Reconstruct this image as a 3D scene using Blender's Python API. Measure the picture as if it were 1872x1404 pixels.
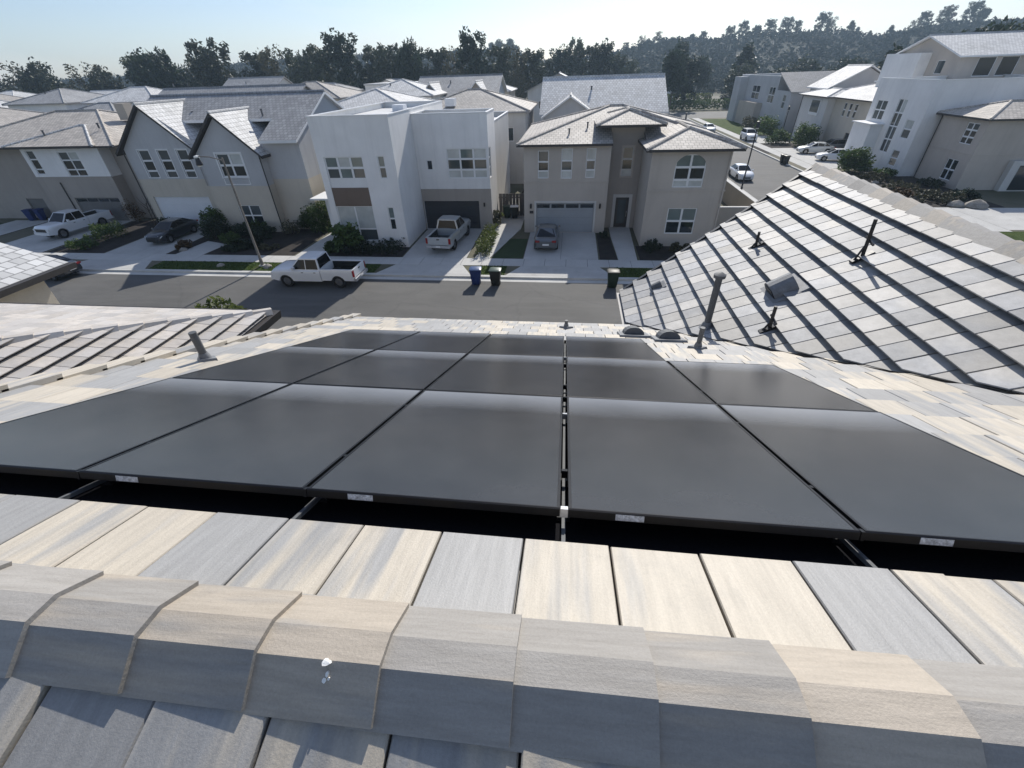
import bpy, bmesh, math, random
from mathutils import Vector, Matrix
R = math.radians
rnd = random.Random(7)
for o in list(bpy.data.objects): bpy.data.objects.remove(o)
scene = bpy.context.scene
COL = scene.collection

# ------------------------------------------------------------------ camera
CAM_H = 11.2
cam_d = bpy.data.cameras.new('camera'); cam = bpy.data.objects.new('camera', cam_d); COL.objects.link(cam)
cam_d.sensor_width = 36; cam_d.lens = 36 * 791.77 / 1872; cam_d.clip_start = .05; cam_d.clip_end = 3000
pit, rol, yaw = .628022, .0356555, -.1375328
fw = Vector((math.sin(yaw) * math.cos(pit), math.cos(yaw) * math.cos(pit), -math.sin(pit)))
ri = Vector((math.cos(yaw), -math.sin(yaw), 0)); dn = fw.cross(ri)
r2 = math.cos(rol) * ri + math.sin(rol) * dn; d2 = -math.sin(rol) * ri + math.cos(rol) * dn
mw = Matrix((r2, -d2, -fw)).transposed().to_4x4(); mw.translation = Vector((0, 0, CAM_H))
cam.matrix_world = mw
scene.camera = cam

# ------------------------------------------------------------------ sky, sun, exposure
SUN_EL, SUN_AZ = R(37), R(9)          # azimuth measured from +Y towards +X
w = bpy.data.worlds.new('World'); scene.world = w; w.use_nodes = True
nt = w.node_tree; nt.nodes.clear()
sky = nt.nodes.new('ShaderNodeTexSky'); sky.sky_type = 'NISHITA'; sky.sun_disc = False
sky.sun_elevation = SUN_EL; sky.sun_rotation = SUN_AZ; sky.air_density = 1.0; sky.dust_density = .6; sky.ozone_density = 3.0
bg = nt.nodes.new('ShaderNodeBackground'); bg.inputs[1].default_value = .108
out = nt.nodes.new('ShaderNodeOutputWorld')
tc = nt.nodes.new('ShaderNodeTexCoord'); mp = nt.nodes.new('ShaderNodeMapping'); mp.inputs['Scale'].default_value = (1.6, 1.6, 7)
nz = nt.nodes.new('ShaderNodeTexNoise'); nz.inputs['Scale'].default_value = 1.5; nz.inputs['Detail'].default_value = 7; nz.inputs['Roughness'].default_value = .55
cr = nt.nodes.new('ShaderNodeValToRGB'); cr.color_ramp.elements[0].position = .5; cr.color_ramp.elements[1].position = .78
cr.color_ramp.elements[0].color = (.06, .06, .06, 1); cr.color_ramp.elements[1].color = (.5, .5, .5, 1)
mx = nt.nodes.new('ShaderNodeMix'); mx.data_type = 'RGBA'; mx.inputs[7].default_value = (8.6, 8.9, 9.2, 1)
L = nt.links.new
L(tc.outputs['Generated'], mp.inputs[0]); L(mp.outputs[0], nz.inputs[0]); L(nz.outputs[0], cr.inputs[0])
L(cr.outputs[0], mx.inputs[0]); tint = nt.nodes.new('ShaderNodeMix'); tint.data_type = 'RGBA'; tint.blend_type = 'MULTIPLY'; tint.inputs[0].default_value = 1; tint.inputs[7].default_value = (.965, .97, 1.05, 1); L(sky.outputs[0], tint.inputs[6]); L(tint.outputs[2], mx.inputs[6]); L(mx.outputs[2], bg.inputs[0]); L(bg.outputs[0], out.inputs[0])
sd = bpy.data.lights.new('sun', 'SUN'); sd.energy = 4.6; sd.angle = R(.53); sd.color = (1, .955, .88)
sun = bpy.data.objects.new('sun', sd); COL.objects.link(sun)
sdir = Vector((math.sin(SUN_AZ) * math.cos(SUN_EL), math.cos(SUN_AZ) * math.cos(SUN_EL), math.sin(SUN_EL)))
sun.rotation_euler = sdir.to_track_quat('Z', 'Y').to_euler(); sun.location = (0, 60, 80)
vs = scene.view_settings
vs.view_transform = 'Standard'; vs.look = 'None'; vs.exposure = 0.12; vs.gamma = 1; vs.use_curve_mapping = False
cy = scene.cycles; cy.max_bounces = 6; cy.diffuse_bounces = 3; cy.glossy_bounces = 3; cy.transmission_bounces = 3
cy.volume_bounces = 0; cy.transparent_max_bounces = 6; cy.use_denoising = True; cy.caustics_reflective = False; cy.caustics_refractive = False

# ------------------------------------------------------------------ materials
def new_mat(name):
    m = bpy.data.materials.new(name); m.use_nodes = True
    t = m.node_tree; b = t.nodes['Principled BSDF']; return m, t, b
def N(t, kind, **kw):
    n = t.nodes.new(kind)
    for k, v in kw.items():
        if k in n.inputs: n.inputs[k].default_value = v
        else: setattr(n, k, v)
    return n
def mixc(t, fac, a, b, mode='MIX'):
    n = t.nodes.new('ShaderNodeMix'); n.data_type = 'RGBA'; n.blend_type = mode
    for i, v in ((0, fac), (6, a), (7, b)):
        if hasattr(v, 'links'): t.links.new(v, n.inputs[i])
        elif i == 0: n.inputs[0].default_value = v
        else: n.inputs[i].default_value = (*v, 1) if len(v) == 3 else v
    return n.outputs[2]
def ramp(t, fac, stops):
    n = t.nodes.new('ShaderNodeValToRGB'); e = n.color_ramp.elements
    while len(e) < len(stops): e.new(.5)
    for el, (p, c) in zip(e, stops):
        el.position = p; el.color = (c, c, c, 1) if isinstance(c, (int, float)) else (*c, 1)
    t.links.new(fac, n.inputs[0]); return n.outputs[0]
def pos(t, scale=(1, 1, 1), src='pos'):
    if src == 'pos': o = N(t, 'ShaderNodeNewGeometry').outputs['Position']
    elif src == 'uv': o = N(t, 'ShaderNodeUVMap').outputs[0]
    else: o = N(t, 'ShaderNodeTexCoord').outputs['Object']
    m = N(t, 'ShaderNodeMapping'); m.inputs['Scale'].default_value = scale; t.links.new(o, m.inputs[0]); return m.outputs[0]
def noise(t, vec, scale, detail=4, rough=.6):
    n = N(t, 'ShaderNodeTexNoise', Scale=scale, Detail=detail, Roughness=rough); t.links.new(vec, n.inputs['Vector']); return n.outputs[0]
def bump(t, b, h, strength=.3, dist=.01):
    n = N(t, 'ShaderNodeBump', Strength=strength, Distance=dist); t.links.new(h, n.inputs['Height']); t.links.new(n.outputs[0], b.inputs['Normal'])
def simple(name, c, rough=.8, var=.12, s1=.6, s2=9, bmp=.2, bd=.01, metal=0, spec=.4, coat=0, src='pos'):
    m, t, b = new_mat(name)
    v = pos(t, src=src); n1 = noise(t, v, s1, 5); n2 = noise(t, v, s2, 3)
    lo = tuple(x * (1 - var) for x in c); hi = tuple(min(1, x * (1 + var)) for x in c)
    c1 = mixc(t, ramp(t, n1, [(.3, 0), (.7, 1)]), lo, hi)
    c2 = mixc(t, var * 1.5, c1, mixc(t, n2, (0, 0, 0), (1, 1, 1)), 'OVERLAY')
    t.links.new(c2, b.inputs['Base Color'])
    b.inputs['Roughness'].default_value = rough; b.inputs['Metallic'].default_value = metal
    b.inputs['Specular IOR Level'].default_value = spec; b.inputs['Coat Weight'].default_value = coat; b.inputs['Coat Roughness'].default_value = .05
    if bmp: bump(t, b, n2, bmp, bd)
    return m
M = {}
def stucco(name, c):
    m = simple(name, c, .92, .08, .35, 22, .35, .012, spec=.15); t = m.node_tree; b = t.nodes['Principled BSDF']; src = b.inputs['Base Color'].links[0].from_socket
    st = ramp(t, noise(t, pos(t, (1.6, 1.6, .13)), 1.3, 6, .65), [(.5, 0), (.8, .3)]); t.links.new(mixc(t, st, src, tuple(x * .6 for x in c)), b.inputs['Base Color']); M[name] = m
stucco('stucco_white', (.83, .815, .79)); stucco('stucco_offwhite', (.62, .605, .575)); stucco('stucco_beige', (.52, .465, .405))
stucco('stucco_taupe', (.39, .35, .31)); stucco('stucco_cream', (.57, .515, .43)); stucco('stucco_grey', (.5, .5, .5)); stucco('stucco_tan', (.47, .42, .36))
stucco('brown_panel', (.19, .145, .115))
M['white_paint'] = simple('white_paint', (.78, .78, .77), .5, .04, 1, 20, .05)
M['trim_dark'] = simple('trim_dark', (.05, .045, .042), .6, .15, 2, 20, .1)
M['trim_grey'] = simple('trim_grey', (.3, .29, .28), .6, .1, 2, 20, .1)
M['garage_dark'] = simple('garage_dark', (.035, .037, .043), .45, .1, 1, 12, .1)
M['garage_grey'] = simple('garage_grey', (.33, .35, .37), .5, .06, 1, 12, .1)
M['garage_white'] = simple('garage_white', (.72, .73, .75), .5, .04, 1, 12, .1)
M['garage_taupe'] = simple('garage_taupe', (.16, .155, .15), .5, .06, 1, 12, .1)
M['black_metal'] = simple('black_metal', (.012, .012, .013), .45, .2, 3, 40, .1, spec=.5)
M['frame_black'] = simple('frame_black', (.016, .016, .018), .38, .15, 3, 60, .03, metal=.7, spec=.5)
M['alu'] = simple('alu', (.55, .56, .58), .35, .1, 5, 60, .05, metal=.8)
M['galv'] = simple('galv', (.3, .31, .33), .5, .2, 8, 50, .1, metal=.5)
M['pipe_grey'] = simple('pipe_grey', (.11, .115, .12), .6, .2, 8, 50, .1)
M['lead_grey'] = simple('lead_grey', (.2, .205, .21), .55, .2, 8, 50, .15)
M['sticker'] = simple('sticker', (.5, .53, .58), .35, .45, 60, 160, 0, metal=.3)
M['dropping'] = simple('dropping', (.85, .85, .82), .8, .08, 30, 90, .3)
M['concrete'] = simple('concrete', (.5, .49, .465), .9, .1, .5, 14, .25)
m = simple('concrete_drive', (.48, .47, .445), .9, .12, .4, 14, .25); t = m.node_tree; b = t.nodes['Principled BSDF']; src = b.inputs['Base Color'].links[0].from_socket
st = ramp(t, noise(t, pos(t), 1.1, 6, .7), [(.55, 0), (.78, .5)]); t.links.new(mixc(t, st, src, (.27, .26, .24)), b.inputs['Base Color']); M['concrete_drive'] = m
M['kerb'] = simple('kerb', (.52, .51, .48), .9, .12, .6, 14, .25)
M['soil'] = simple('soil', (.028, .023, .02), 1, .4, 1.5, 14, .6, .04)
M['rock'] = simple('rock', (.28, .26, .23), .95, .3, 2, 10, .8, .05)
M['pole_grey'] = simple('pole_grey', (.2, .18, .155), .7, .2, 2, 25, .2)
M['wood_fence'] = simple('wood_fence', (.11, .1, .095), .85, .2, 2, 20, .3)
M['tyre'] = simple('tyre', (.012, .012, .012), .85, .2, 6, 40, .2)
M['rim'] = simple('rim', (.3, .3, .31), .3, .15, 6, 40, 0, metal=.9)
M['plastic_black'] = simple('plastic_black', (.014, .015, .014), .5, .2, 4, 30, .1)
M['plastic_blue'] = simple('plastic_blue', (.012, .03, .13), .5, .15, 4, 30, .1)
M['plastic_green'] = simple('plastic_green', (.012, .028, .017), .5, .15, 4, 30, .1)
M['lid_blue'] = simple('lid_blue', (.05, .09, .2), .4, .15, 4, 30, .1)
M['lid_green'] = simple('lid_green', (.07, .1, .08), .4, .15, 4, 30, .1)
M['cover_grey'] = simple('cover_grey', (.06, .068, .075), .55, .2, 1.5, 8, .5, .03)
def paint(name, c, flake=.0):
    m = simple(name, c, .38, .03, 1, 80, 0, metal=flake, coat=.9); M[name] = m
paint('paint_white', (.74, .75, .76)); paint('paint_silver', (.46, .49, .51), .35); paint('paint_black', (.012, .014, .018)); paint('paint_grey', (.11, .12, .13), .3)
def glass(name, c, rough=.06):
    m, t, b = new_mat(name)
    n = noise(t, pos(t), .9, 2); t.links.new(mixc(t, n, tuple(x * .6 for x in c), tuple(min(1, x * 1.4) for x in c)), b.inputs['Base Color'])
    b.inputs['Roughness'].default_value = rough; b.inputs['Specular IOR Level'].default_value = .7
    bump(t, b, noise(t, pos(t), 2.2, 1), .06, .02)
    M[name] = m
glass('glass_dark', (.02, .026, .03)); glass('glass_mid', (.07, .085, .09)); glass('glass_sky_reflect', (.16, .2, .19)); glass('glass_blind', (.5, .52, .5), .25); glass('car_glass', (.005, .006, .008), .08); M['car_glass'].node_tree.nodes['Principled BSDF'].inputs['Specular IOR Level'].default_value = .3  # pale green panes have the sky's reflection painted into their colour
m, t, b = new_mat('lamp_glass'); b.inputs['Base Color'].default_value = (.7, .7, .66, 1); b.inputs['Roughness'].default_value = .3; M['lamp_glass'] = m
m, t, b = new_mat('lamp_red'); t.links.new(mixc(t, noise(t, pos(t), 20), (.2, .005, .004), (.3, .01, .008)), b.inputs['Base Color']); b.inputs['Roughness'].default_value = .15; M['lamp_red'] = m

# asphalt
m, t, b = new_mat('asphalt'); v = pos(t); vs_ = pos(t, (.25, 1.6, 1))
c = mixc(t, ramp(t, noise(t, v, .25, 5), [(.3, 0), (.75, 1)]), (.085, .083, .078), (.115, .112, .105))
c = mixc(t, ramp(t, noise(t, vs_, .9, 4), [(.45, 0), (.75, .5)]), c, (.14, .135, .126))
vo_ = N(t, 'ShaderNodeTexVoronoi', feature='DISTANCE_TO_EDGE', Scale=.16); wv = N(t, 'ShaderNodeVectorMath', operation='ADD'); t.links.new(v, wv.inputs[0]); nv = N(t, 'ShaderNodeTexNoise', Scale=.8, Detail=5); t.links.new(v, nv.inputs['Vector']); t.links.new(nv.outputs['Color'], wv.inputs[1]); t.links.new(wv.outputs[0], vo_.inputs['Vector'])
c = mixc(t, ramp(t, vo_.outputs['Distance'], [(.0, .22), (.009, 0)]), c, (.035, .035, .036))
c = mixc(t, ramp(t, noise(t, v, .7, 6, .7), [(.58, 0), (.8, .4)]), c, (.05, .049, .048))
c = mixc(t, .35, c, mixc(t, noise(t, v, 60, 2), (.0, .0, .0), (1, 1, 1)), 'OVERLAY')
t.links.new(c, b.inputs['Base Color']); b.inputs['Roughness'].default_value = .85; bump(t, b, noise(t, v, 80, 2), .5, .008); M['asphalt'] = m
# lawn
m, t, b = new_mat('lawn'); v = pos(t)
c = mixc(t, ramp(t, noise(t, v, .9, 6), [(.3, 0), (.7, 1)]), (.035, .062, .014), (.085, .115, .028))
c = mixc(t, .6, c, mixc(t, noise(t, v, 45, 3), (0, 0, 0), (1, 1, 1)), 'OVERLAY')
t.links.new(c, b.inputs['Base Color']); b.inputs['Roughness'].default_value = .9; b.inputs['Specular IOR Level'].default_value = .1
bump(t, b, noise(t, v, 60, 3), 1, .05); M['lawn'] = m
m, t, b = new_mat('turf'); v = pos(t)
c = mixc(t, ramp(t, noise(t, v, .9, 6), [(.3, 0), (.7, 1)]), (.022, .045, .012), (.035, .065, .018))
t.links.new(c, b.inputs['Base Color']); b.inputs['Roughness'].default_value = .95; bump(t, b, noise(t, v, 60, 3), 1, .05); M['turf'] = m
# open ground
m, t, b = new_mat('earth'); v = pos(t)
c = mixc(t, ramp(t, noise(t, v, .06, 6), [(.35, 0), (.65, 1)]), (.06, .065, .03), (.17, .15, .11))
t.links.new(c, b.inputs['Base Color']); b.inputs['Roughness'].default_value = .95; bump(t, b, noise(t, v, 3, 4), .6, .1); M['earth'] = m
m, t, b = new_mat('hill_scrub'); v = pos(t)
c = mixc(t, ramp(t, noise(t, v, .03, 8, .7), [(.35, 0), (.65, 1)]), (.014, .02, .012), (.032, .036, .022))
t.links.new(c, b.inputs['Base Color']); b.inputs['Roughness'].default_value = .95; bump(t, b, noise(t, v, .25, 5), 1, 2); M['hill_scrub'] = m

# concrete roof tile seen close: streaks run down the slope. attribute "tint": r = cream share, g = brightness
def tile_mat(name, su, sv, warm, greys, streak=1.0, vr=(.84, 1.14), rough=.62, spec=.5):
    m, t, b = new_mat(name)
    at = N(t, 'ShaderNodeAttribute', attribute_name='tint'); sep = N(t, 'ShaderNodeSeparateColor'); t.links.new(at.outputs['Color'], sep.inputs[0])
    v = pos(t, (su, sv, sv)); ad = N(t, 'ShaderNodeVectorMath', operation='ADD'); t.links.new(v, ad.inputs[0])
    sc = N(t, 'ShaderNodeVectorMath', operation='SCALE'); sc.inputs['Scale'].default_value = 37; t.links.new(at.outputs['Color'], sc.inputs[0]); t.links.new(sc.outputs[0], ad.inputs[1])
    n1 = noise(t, ad.outputs[0], 1.0, 3, .5); n2 = ramp(t, noise(t, ad.outputs[0], 3.2, 5, .65), [(.25, 0), (.75, 1)])
    mth = N(t, 'ShaderNodeMath', operation='ADD'); t.links.new(n1, mth.inputs[0]); 
    ms = N(t, 'ShaderNodeMath', operation='MULTIPLY_ADD'); t.links.new(sep.outputs[0], ms.inputs[0]); ms.inputs[1].default_value = .7; ms.inputs[2].default_value = -.35
    t.links.new(ms.outputs[0], mth.inputs[1])
    f = ramp(t, mth.outputs[0], [(.42, 0), (.62, streak)])
    gr = mixc(t, n2, greys[0], greys[1]); wm = mixc(t, n2, tuple(x * .82 for x in warm), tuple(min(1, x * 1.12) for x in warm))
    c = mixc(t, f, gr, wm)
    hs = N(t, 'ShaderNodeHueSaturation'); t.links.new(c, hs.inputs['Color']); mr = N(t, 'ShaderNodeMapRange'); t.links.new(sep.outputs[1], mr.inputs[0])
    mr.inputs['To Min'].default_value = vr[0]; mr.inputs['To Max'].default_value = vr[1]; t.links.new(mr.outputs[0], hs.inputs['Value'])
    g = noise(t, pos(t), 130, 4, .7); c2 = mixc(t, .2, hs.outputs[0], mixc(t, g, (0, 0, 0), (1, 1, 1)), 'OVERLAY')
    st = ramp(t, noise(t, pos(t), 2.5, 6, .7), [(.58, 0), (.75, .3)]); c2 = mixc(t, st, c2, (.2, .19, .175))
    t.links.new(c2, b.inputs['Base Color']); b.inputs['Roughness'].default_value = rough; b.inputs['Specular IOR Level'].default_value = spec
    mb = mixc(t, .4, g, n2); bump(t, b, mb, .45, .005); M[name] = m
tile_mat('tile_main', 11, 1.0, (.5, .445, .36), ((.265, .26, .25), (.36, .353, .34)), rough=.55, spec=.62)
tile_mat('tile_gable', 2, 1.6, (.44, .415, .375), ((.23, .233, .238), (.4, .4, .4)), .75, vr=(.66, 1.16))
tile_mat('tile_cap', 1.2, 12, (.43, .37, .295), ((.25, .232, .208), (.345, .325, .297)), .85)
tile_mat('tile_left', 1.5, 3, (.56, .51, .45), ((.46, .43, .395), (.54, .505, .465)))
# roofs across the street: courses as relief and tone (tiles are a few pixels there)
def far_tile(name, c, var=.16):
    m, t, b = new_mat(name); uv = pos(t, src='uv')
    br = N(t, 'ShaderNodeTexBrick', Scale=1.0); br.inputs['Brick Width'].default_value = .34; br.inputs['Row Height'].default_value = .37; br.inputs['Mortar Size'].default_value = .02
    br.inputs['Color1'].default_value = (*[x * (1 - var) for x in c], 1); br.inputs['Color2'].default_value = (*[min(1, x * (1 + var)) for x in c], 1); br.inputs['Mortar'].default_value = (*[x * .45 for x in c], 1)
    t.links.new(uv, br.inputs[0])
    n = noise(t, pos(t), .35, 5); cc = mixc(t, .3, br.outputs[0], mixc(t, n, (0, 0, 0), (1, 1, 1)), 'OVERLAY')
    t.links.new(cc, b.inputs['Base Color']); b.inputs['Roughness'].default_value = .7; b.inputs['Specular IOR Level'].default_value = .4
    inv = N(t, 'ShaderNodeMath', operation='SUBTRACT'); inv.inputs[0].default_value = 1; t.links.new(br.outputs['Fac'], inv.inputs[1]); bump(t, b, inv.outputs[0], .5, .03); M[name] = m
far_tile('roof_tan', (.49, .445, .39)); far_tile('roof_grey', (.33, .33, .33)); far_tile('roof_pale', (.6, .595, .58)); far_tile('roof_brown', (.4, .37, .335)); far_tile('roof_slate', (.2, .205, .215))
M['roof_flat'] = simple('roof_flat', (.6, .6, .59), .8, .1, .4, 10, .2)
# solar glass with dust collected at the lower end of each panel (object space: y runs down the slope, 0..1.68)
m, t, b = new_mat('solar_glass')
o = N(t, 'ShaderNodeTexCoord').outputs['Object']; sx = N(t, 'ShaderNodeSeparateXYZ'); t.links.new(o, sx.inputs[0])
oi = N(t, 'ShaderNodeObjectInfo'); v = pos(t)
nn = noise(t, v, 1.7, 5, .6); ad = N(t, 'ShaderNodeMath', operation='MULTIPLY_ADD'); t.links.new(nn, ad.inputs[0]); ad.inputs[1].default_value = .16; t.links.new(sx.outputs[1], ad.inputs[2])
band = ramp(t, ad.outputs[0], [(0, 0), (1, 1)])
mr = N(t, 'ShaderNodeMapRange'); mr.inputs['From Min'].default_value = 1.3; mr.inputs['From Max'].default_value = 1.74; mr.inputs['To Max'].default_value = 1; t.links.new(ad.outputs[0], mr.inputs[0])
film = ramp(t, noise(t, v, .9, 6, .65), [(.3, .15), (.75, .85)])
dust0 = N(t, 'ShaderNodeMath', operation='MULTIPLY', use_clamp=True); t.links.new(mr.outputs[0], dust0.inputs[0]); dust0.inputs[1].default_value = .85
cellc = mixc(t, film, (.012, .012, .014), (.062, .06, .06))
cell = mixc(t, dust0.outputs[0], cellc, (.25, .265, .29))
cell = mixc(t, .1, cell, mixc(t, noise(t, pos(t), 120, 2), (0, 0, 0), (1, 1, 1)), 'OVERLAY')
t.links.new(cell, b.inputs['Base Color']); b.inputs['Roughness'].default_value = .22; b.inputs['Specular IOR Level'].default_value = .4
M['solar_glass'] = m
# shingles under the array, near-black to paint in the shade there
m, t, b = new_mat('shaded_shingle'); n = noise(t, pos(t), 90, 3)
t.links.new(mixc(t, n, (.004, .004, .005), (.014, .014, .017)), b.inputs['Base Color']); b.inputs['Roughness'].default_value = .95; b.inputs['Specular IOR Level'].default_value = .1; bump(t, b, n, .6, .004); M['shaded_shingle'] = m
# foliage
def leafm(name, lo, hi, trans=.25, rs=.55):
    m, t, b = new_mat(name); oi = N(t, 'ShaderNodeObjectInfo'); gi = N(t, 'ShaderNodeNewGeometry')
    c = mixc(t, gi.outputs['Random Per Island'], lo, hi)
    hs = N(t, 'ShaderNodeHueSaturation'); mr = N(t, 'ShaderNodeMapRange'); t.links.new(oi.outputs['Random'], mr.inputs[0]); mr.inputs['To Min'].default_value = .7; mr.inputs['To Max'].default_value = 1.25
    t.links.new(mr.outputs[0], hs.inputs['Value']); t.links.new(c, hs.inputs['Color']); t.links.new(hs.outputs[0], b.inputs['Base Color'])
    b.inputs['Roughness'].default_value = rs; b.inputs['Specular IOR Level'].default_value = .3
    tr = N(t, 'ShaderNodeBsdfTranslucent'); t.links.new(hs.outputs[0], tr.inputs[0]); mxs = N(t, 'ShaderNodeMixShader'); mxs.inputs[0].default_value = trans
    t.links.new(b.outputs[0], mxs.inputs[1]); t.links.new(tr.outputs[0], mxs.inputs[2]); t.links.new(mxs.outputs[0], t.nodes['Material Output'].inputs[0]); M[name] = m
leafm('leaf_euca', (.03, .042, .022), (.085, .1, .055), .18); leafm('leaf_dark', (.014, .026, .014), (.04, .062, .03)); leafm('leaf_green', (.04, .075, .02), (.1, .15, .04), .35)
leafm('leaf_lime', (.09, .13, .03), (.17, .2, .06), .4); leafm('leaf_olive', (.06, .06, .032), (.12, .112, .062), .15); leafm('leaf_rust', (.07, .045, .022), (.13, .08, .04))
leafm('leaf_far', (.012, .018, .012), (.03, .038, .024), .1, .95)
M['bark'] = simple('bark', (.1, .08, .06), .95, .3, 3, 15, .6, .03)

# ------------------------------------------------------------------ mesh helpers
OFF = Vector((0, 0, 0))
class MB:
    def __init__(s): s.v = []; s.f = []; s.m = []
    def poly(s, pts, mi=0):
        k = len(s.v); s.v += [tuple(p) for p in pts]; s.f.append(tuple(range(k, k + len(pts)))); s.m.append(mi); return s
    def hexa(s, b, tp, mi=0):            # bottom ring (ccw from above), top ring
        n = len(b); k = len(s.v); s.v += [tuple(p) for p in b] + [tuple(p) for p in tp]
        s.f.append(tuple(range(k + n - 1, k - 1, -1))); s.f.append(tuple(range(k + n, k + 2 * n))); s.m += [mi, mi]
        for i in range(n): j = (i + 1) % n; s.f.append((k + i, k + j, k + n + j, k + n + i)); s.m.append(mi)
        return s
    def box(s, a, b, mi=0):
        x0, x1 = sorted((a[0], b[0])); y0, y1 = sorted((a[1], b[1])); z0, z1 = sorted((a[2], b[2]))
        q = [(x0, y0), (x1, y0), (x1, y1), (x0, y1)]
        return s.hexa([(*p, z0) for p in q], [(*p, z1) for p in q], mi)
    def tube(s, pts, rad, n=8, mi=0, cap=True):
        pts = [Vector(p) for p in pts]; rr = rad if isinstance(rad, (list, tuple)) else [rad] * len(pts); k = len(s.v)
        for i, p in enumerate(pts):
            d = (pts[min(i + 1, len(pts) - 1)] - pts[max(i - 1, 0)]).normalized(); a = d.orthogonal().normalized()
            if abs(d.z) > .9: a = (Vector((1, 0, 0)) - d * d.x).normalized()
            b_ = d.cross(a)
            for q in range(n): an = 2 * math.pi * q / n; s.v.append(tuple(p + (a * math.cos(an) + b_ * math.sin(an)) * rr[i]))
        for i in range(len(pts) - 1):
            for q in range(n): s.f.append((k + i * n + q, k + i * n + (q + 1) % n, k + (i + 1) * n + (q + 1) % n, k + (i + 1) * n + q)); s.m.append(mi)
        if cap: s.f.append(tuple(range(k + n - 1, k - 1, -1))); s.f.append(tuple(range(k + (len(pts) - 1) * n, k + len(pts) * n))); s.m += [mi, mi]
        return s
    def loft(s, rings, mi=0, closed=True, cap=True):
        k = len(s.v); n = len(rings[0])
        for r_ in rings: s.v += [tuple(p) for p in r_]
        for i in range(len(rings) - 1):
            for q in range(n if closed else n - 1): j = (q + 1) % n; s.f.append((k + i * n + q, k + i * n + j, k + (i + 1) * n + j, k + (i + 1) * n + q)); s.m.append(mi)
        if cap: s.f.append(tuple(range(k + n - 1, k - 1, -1))); s.f.append(tuple(range(k + (len(rings) - 1) * n, k + len(rings) * n))); s.m += [mi, mi]
        return s
    def mesh(s, name, mats, uv=True, smooth=0, fixn=True):
        me = bpy.data.meshes.new(name); me.from_pydata([Vector(p) - OFF for p in s.v], [], s.f); me.update()
        for mm in (mats if isinstance(mats, (list, tuple)) else [mats]): me.materials.append(M[mm])
        if any(s.m): me.polygons.foreach_set('material_index', s.m)
        if fixn or smooth:
            bm = bmesh.new(); bm.from_mesh(me)
            if fixn: bmesh.ops.recalc_face_normals(bm, faces=bm.faces)
            if smooth:
                bmesh.ops.remove_doubles(bm, verts=bm.verts, dist=.0005)
                for f in bm.faces: f.smooth = True
                for e in bm.edges:
                    if len(e.link_faces) == 2 and e.calc_face_angle(0) > R(smooth): e.smooth = False
            bm.to_mesh(me); bm.free()
        if uv:
            l = me.uv_layers.new(name='UVMap'); dat = [0.0] * (2 * len(me.loops)); vv = me.vertices
            for p in me.polygons:
                n = p.normal; u = Vector((-n.y, n.x, 0)); u = u.normalized() if u.length > .01 else Vector((1, 0, 0)); v_ = n.cross(u)
                for li in p.loop_indices: co = vv[me.loops[li].vertex_index].co + OFF; dat[2 * li] = co.dot(u); dat[2 * li + 1] = co.dot(v_)
            l.data.foreach_set('uv', dat)
        return me
    def build(s, name, mats, parent=None, **kw):
        o = bpy.data.objects.new(name, s.mesh(name, mats, **kw)); COL.objects.link(o)
        if parent: o.parent = parent
        return o
def tag(o, label, cat=None, group=None, kind=None):
    if label: o['label'] = label
    if cat: o['category'] = cat
    if group: o['group'] = group
    if kind: o['kind'] = kind
    return o
def thing(name, label, cat, loc=(0, 0, 0), rz=0, group=None):
    global OFF
    o = bpy.data.objects.new(name, None); COL.objects.link(o); o.location = loc; o.rotation_euler = (0, 0, rz); o.empty_display_size = .3
    OFF = Vector(loc) if rz == 0 else Vector((0, 0, 0))
    return tag(o, label, cat, group)
def world():
    global OFF; OFF = Vector((0, 0, 0))
def struct(name, mb, mat, label=None, **kw): world(); return tag(mb.build(name, mat, **kw), label, None, None, 'structure')
def copy_tree(o, parent=None):
    c = o.copy(); COL.objects.link(c); c.parent = parent
    for ch in o.children: copy_tree(ch, c)
    return c
ORD = ['first', 'second', 'third', 'fourth', 'fifth', 'sixth', 'seventh', 'eighth', 'ninth', 'tenth', 'eleventh', 'twelfth', 'thirteenth', 'fourteenth', 'fifteenth', 'sixteenth', 'seventeenth', 'eighteenth', 'nineteenth', 'twentieth', 'twenty-first', 'twenty-second', 'twenty-third', 'twenty-fourth', 'twenty-fifth', 'twenty-sixth', 'twenty-seventh', 'twenty-eighth', 'twenty-ninth', 'thirtieth', 'thirty-first', 'thirty-second', 'thirty-third', 'thirty-fourth', 'thirty-fifth', 'thirty-sixth']

# ------------------------------------------------------------------ setting: ground, roads, pavements
def sheet(name, x0, x1, y0, y1, z, mat, nx=1, ny=1, label=None, kind='structure', cat=None):
    mb = MB()
    for i in range(nx):
        for j in range(ny):
            xa, xb = x0 + (x1 - x0) * i / nx, x0 + (x1 - x0) * (i + 1) / nx; ya, yb = y0 + (y1 - y0) * j / ny, y0 + (y1 - y0) * (j + 1) / ny
            mb.poly([(xa, ya, z), (xb, ya, z), (xb, yb, z), (xa, yb, z)])
    world(); o = mb.build(name, mat, fixn=False); return tag(o, label, cat, None, kind)
KY = 27.3                                   # far kerb of the street
sheet('ground', -900, 900, -300, 1500, -.14, 'earth')
sheet('street', -140, 70, 15.8, KY, -.12, 'asphalt')
mb = MB(); mb.poly([(18.6, KY, -.116), (28.4, KY, -.116), (28.4, 165, -.116), (18.6, 165, -.116)]); mb.poly([(28.4, 132, -.116), (90, 132, -.116), (90, 150, -.116), (28.4, 150, -.116)])
struct('side_street', mb, 'asphalt', fixn=False)
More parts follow.
